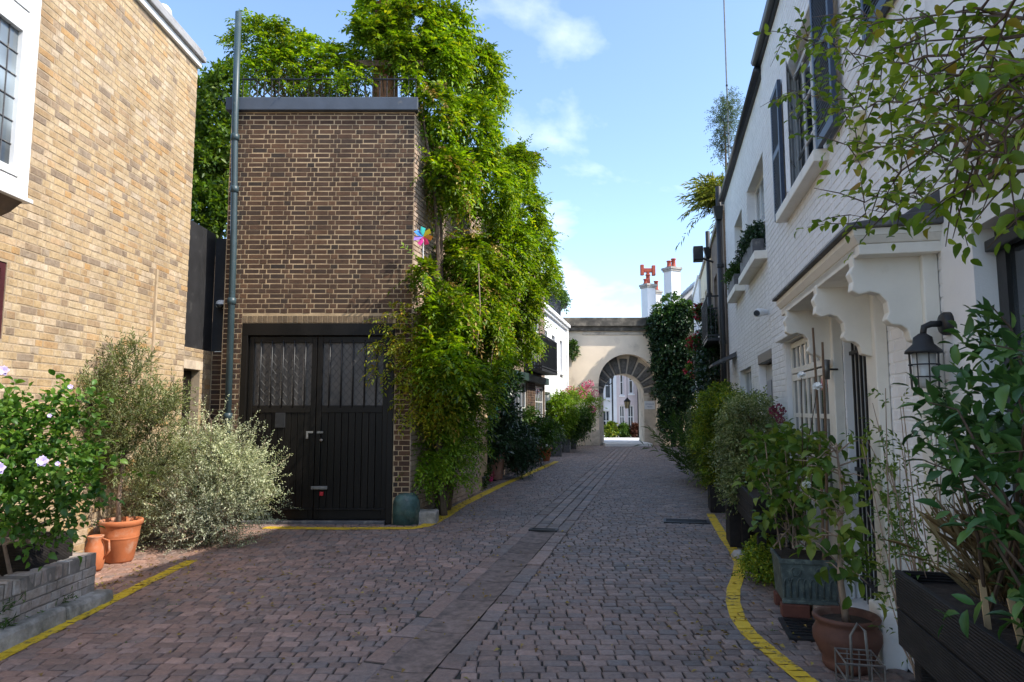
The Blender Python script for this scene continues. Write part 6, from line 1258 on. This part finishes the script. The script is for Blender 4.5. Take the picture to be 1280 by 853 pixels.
# rambling shoots with small leaves in front of the lamp
# ------------------------------------------------------------------ overhanging branches, top right
ob_ = thing('overhanging_tree', 'leafy branches overhanging from a climber trained on the near wall', 'tree', (1.32, 1.2, 0), 'S')
tk = [np.array(p) for p in ((1.34, 1.2, -.02), (1.30, 1.25, 1.2), (1.28, 1.35, 2.4), (1.22, 1.55, 3.0))]
part('trunk', MB().tube(tk, [.05, .045, .04, .03], 8), M['bark'], ob_, smooth=True)
limbs = [[(1340, 30, 1.15), (1230, 58, 1.06), (1150, 75, 1.0), (1090, 72, .98), (1040, 55, .96), (985, 38, .94)], [(1340, 100, 1.12), (1240, 108, 1.04), (1160, 115, 1.0), (1100, 130, .97), (1050, 136, .95), (985, 112, .94)],
         [(1340, 150, 1.12), (1250, 172, 1.05), (1180, 190, 1.0), (1120, 216, .98), (1088, 250, .97), (1060, 282, .96)], [(1340, 10, 1.15), (1220, 15, 1.05), (1130, 22, 1.0), (1060, 20, .98)],
         [(1340, 125, 1.1), (1225, 140, 1.02), (1150, 160, .98), (1105, 178, .96), (1060, 180, .95)], [(1340, 190, 1.1), (1255, 215, 1.04), (1195, 240, 1.0), (1140, 246, .98), (1085, 262, .97)], [(1340, 60, 1.05), (1260, 80, .95), (1200, 95, .9), (1150, 130, .88)], [(1340, 230, 1.1), (1280, 190, 1.0), (1230, 200, .95), (1170, 150, .9)], [(1340, -10, 1.0), (1270, 20, .95), (1210, 50, .92), (1165, 95, .9)], [(1340, 40, .95), (1275, 90, .92), (1225, 150, .9), (1190, 215, .9)], [(1340, 110, .92), (1285, 140, .9), (1240, 175, .88), (1215, 230, .88)], [(1340, -30, 1.1), (1250, -5, 1.05), (1190, 30, 1.0), (1130, 60, .98)]]
mb = MB(); P = []; D = []
for lm in limbs:
    pts0 = [np.array(pw(*p)) for p in lm]; pts = []
    for i in range(len(pts0) - 1):
        for f_ in (0, .33, .66): pts.append(pts0[i] * (1 - f_) + pts0[i + 1] * f_ + rng.normal(0, .022, 3))
    pts.append(pts0[-1]); full = [tk[3] * .5 + pts[0] * .5 + rng.normal(0, .1, 3), *pts]; full = [tk[3]] + full; n = len(full); mb.tube(full, [.009 - .0075 * (i / (n - 1)) ** .7 for i in range(n)], 5, False)
    for i in range(len(pts) - 1):
        seg = pts[i + 1] - pts[i]; ln = np.linalg.norm(seg); sd = seg / ln
        for k in range(max(1, int(ln / .092 + random.random() * .6))):
            b = pts[i] + seg * random.random(); dr_ = unit(sd * .7 + np.array([random.gauss(0, .5), random.gauss(0, .4), random.gauss(-.1, .6)])); l = random.uniform(.12, .3)
            mb.tube([b, b + dr_ * l * .5, b + dr_ * l + np.array([0, 0, -.02])], [.0035, .003, .0015], 3, False); P.append(b); D.append(dr_)
part('branches', mb, M['twig'], ob_)
pr = sprays(np.array(P), np.array(D), rng.uniform(.16, .3, len(P)), 7, .048, .026, 58, .15, True, raw=True, sizejit=.35, jit=.3); leaf_set(ob_, *pr, L['branch'], 300)
# ------------------------------------------------------------------ litter and moss on the setts
fl_ = thing('fallen_leaves', 'scattered fallen leaves lying on the setts', 'leaves', (0, 6, 0), kind='stuff')
P = []
for cx, cy, sx_, sy_, n_ in ((-3.7, 7.0, .25, .5, 110), (-2.4, 6.2, .8, 1.2, 90), (.2, 7, 1.6, 2.2, 130), (1.6, 5.0, .3, .5, 60), (-.9, 11.5, .3, 1.2, 120), (-2.9, 7.0, .5, .4, 45), (2.4, 7.3, .25, 1.0, 45), (-.6, 5.2, .4, .9, 40)): P.append(np.array([cx, cy, .012]) + rng.normal(0, 1, (n_, 3)) * np.array([sx_, sy_, .002]))
P = np.concatenate(P); P = P[[i for i, p in enumerate(P) if road_ok(p[0], p[1])]]; V, F = leaf_arrays(P, unit(rng.normal(0, 1, P.shape) * np.array([1, 1, .1])), unit(rng.normal(0, .25, P.shape) + np.array([0, 0, 1])), rng.uniform(.02, .06, len(P)), rng.uniform(.012, .03, len(P)), .3, .2); link_leaves('leaves', V, F, L['brown'], fl_)
ms = thing('joint_moss', 'green moss and tiny weeds in the sett joints', 'moss', (0, 6, 0), kind='stuff'); P = []
for k in range(900):
    q = setts[random.randrange(len(setts))]
    if q[1] > 14: continue
    w, s_, _ = W2S(q[0], q[1])
    if rng.random() > (.85 if w > -.2 else .25) * (.9 if s_ < 8 else .35): continue
    for j in range(7): P.append((q[0] + random.uniform(-.5, .5) * q[2], q[1] - q[3] / 2 - .005 + random.gauss(0, .004), -.012))
P = np.array(P); V, F = leaf_arrays(P, unit(rng.normal(0, .5, P.shape) + np.array([0, 0, 1])), unit(rng.normal(0, 1, P.shape)), rng.uniform(.012, .028, len(P)), .008); link_leaves('moss', V, F, L['mid'], ms)
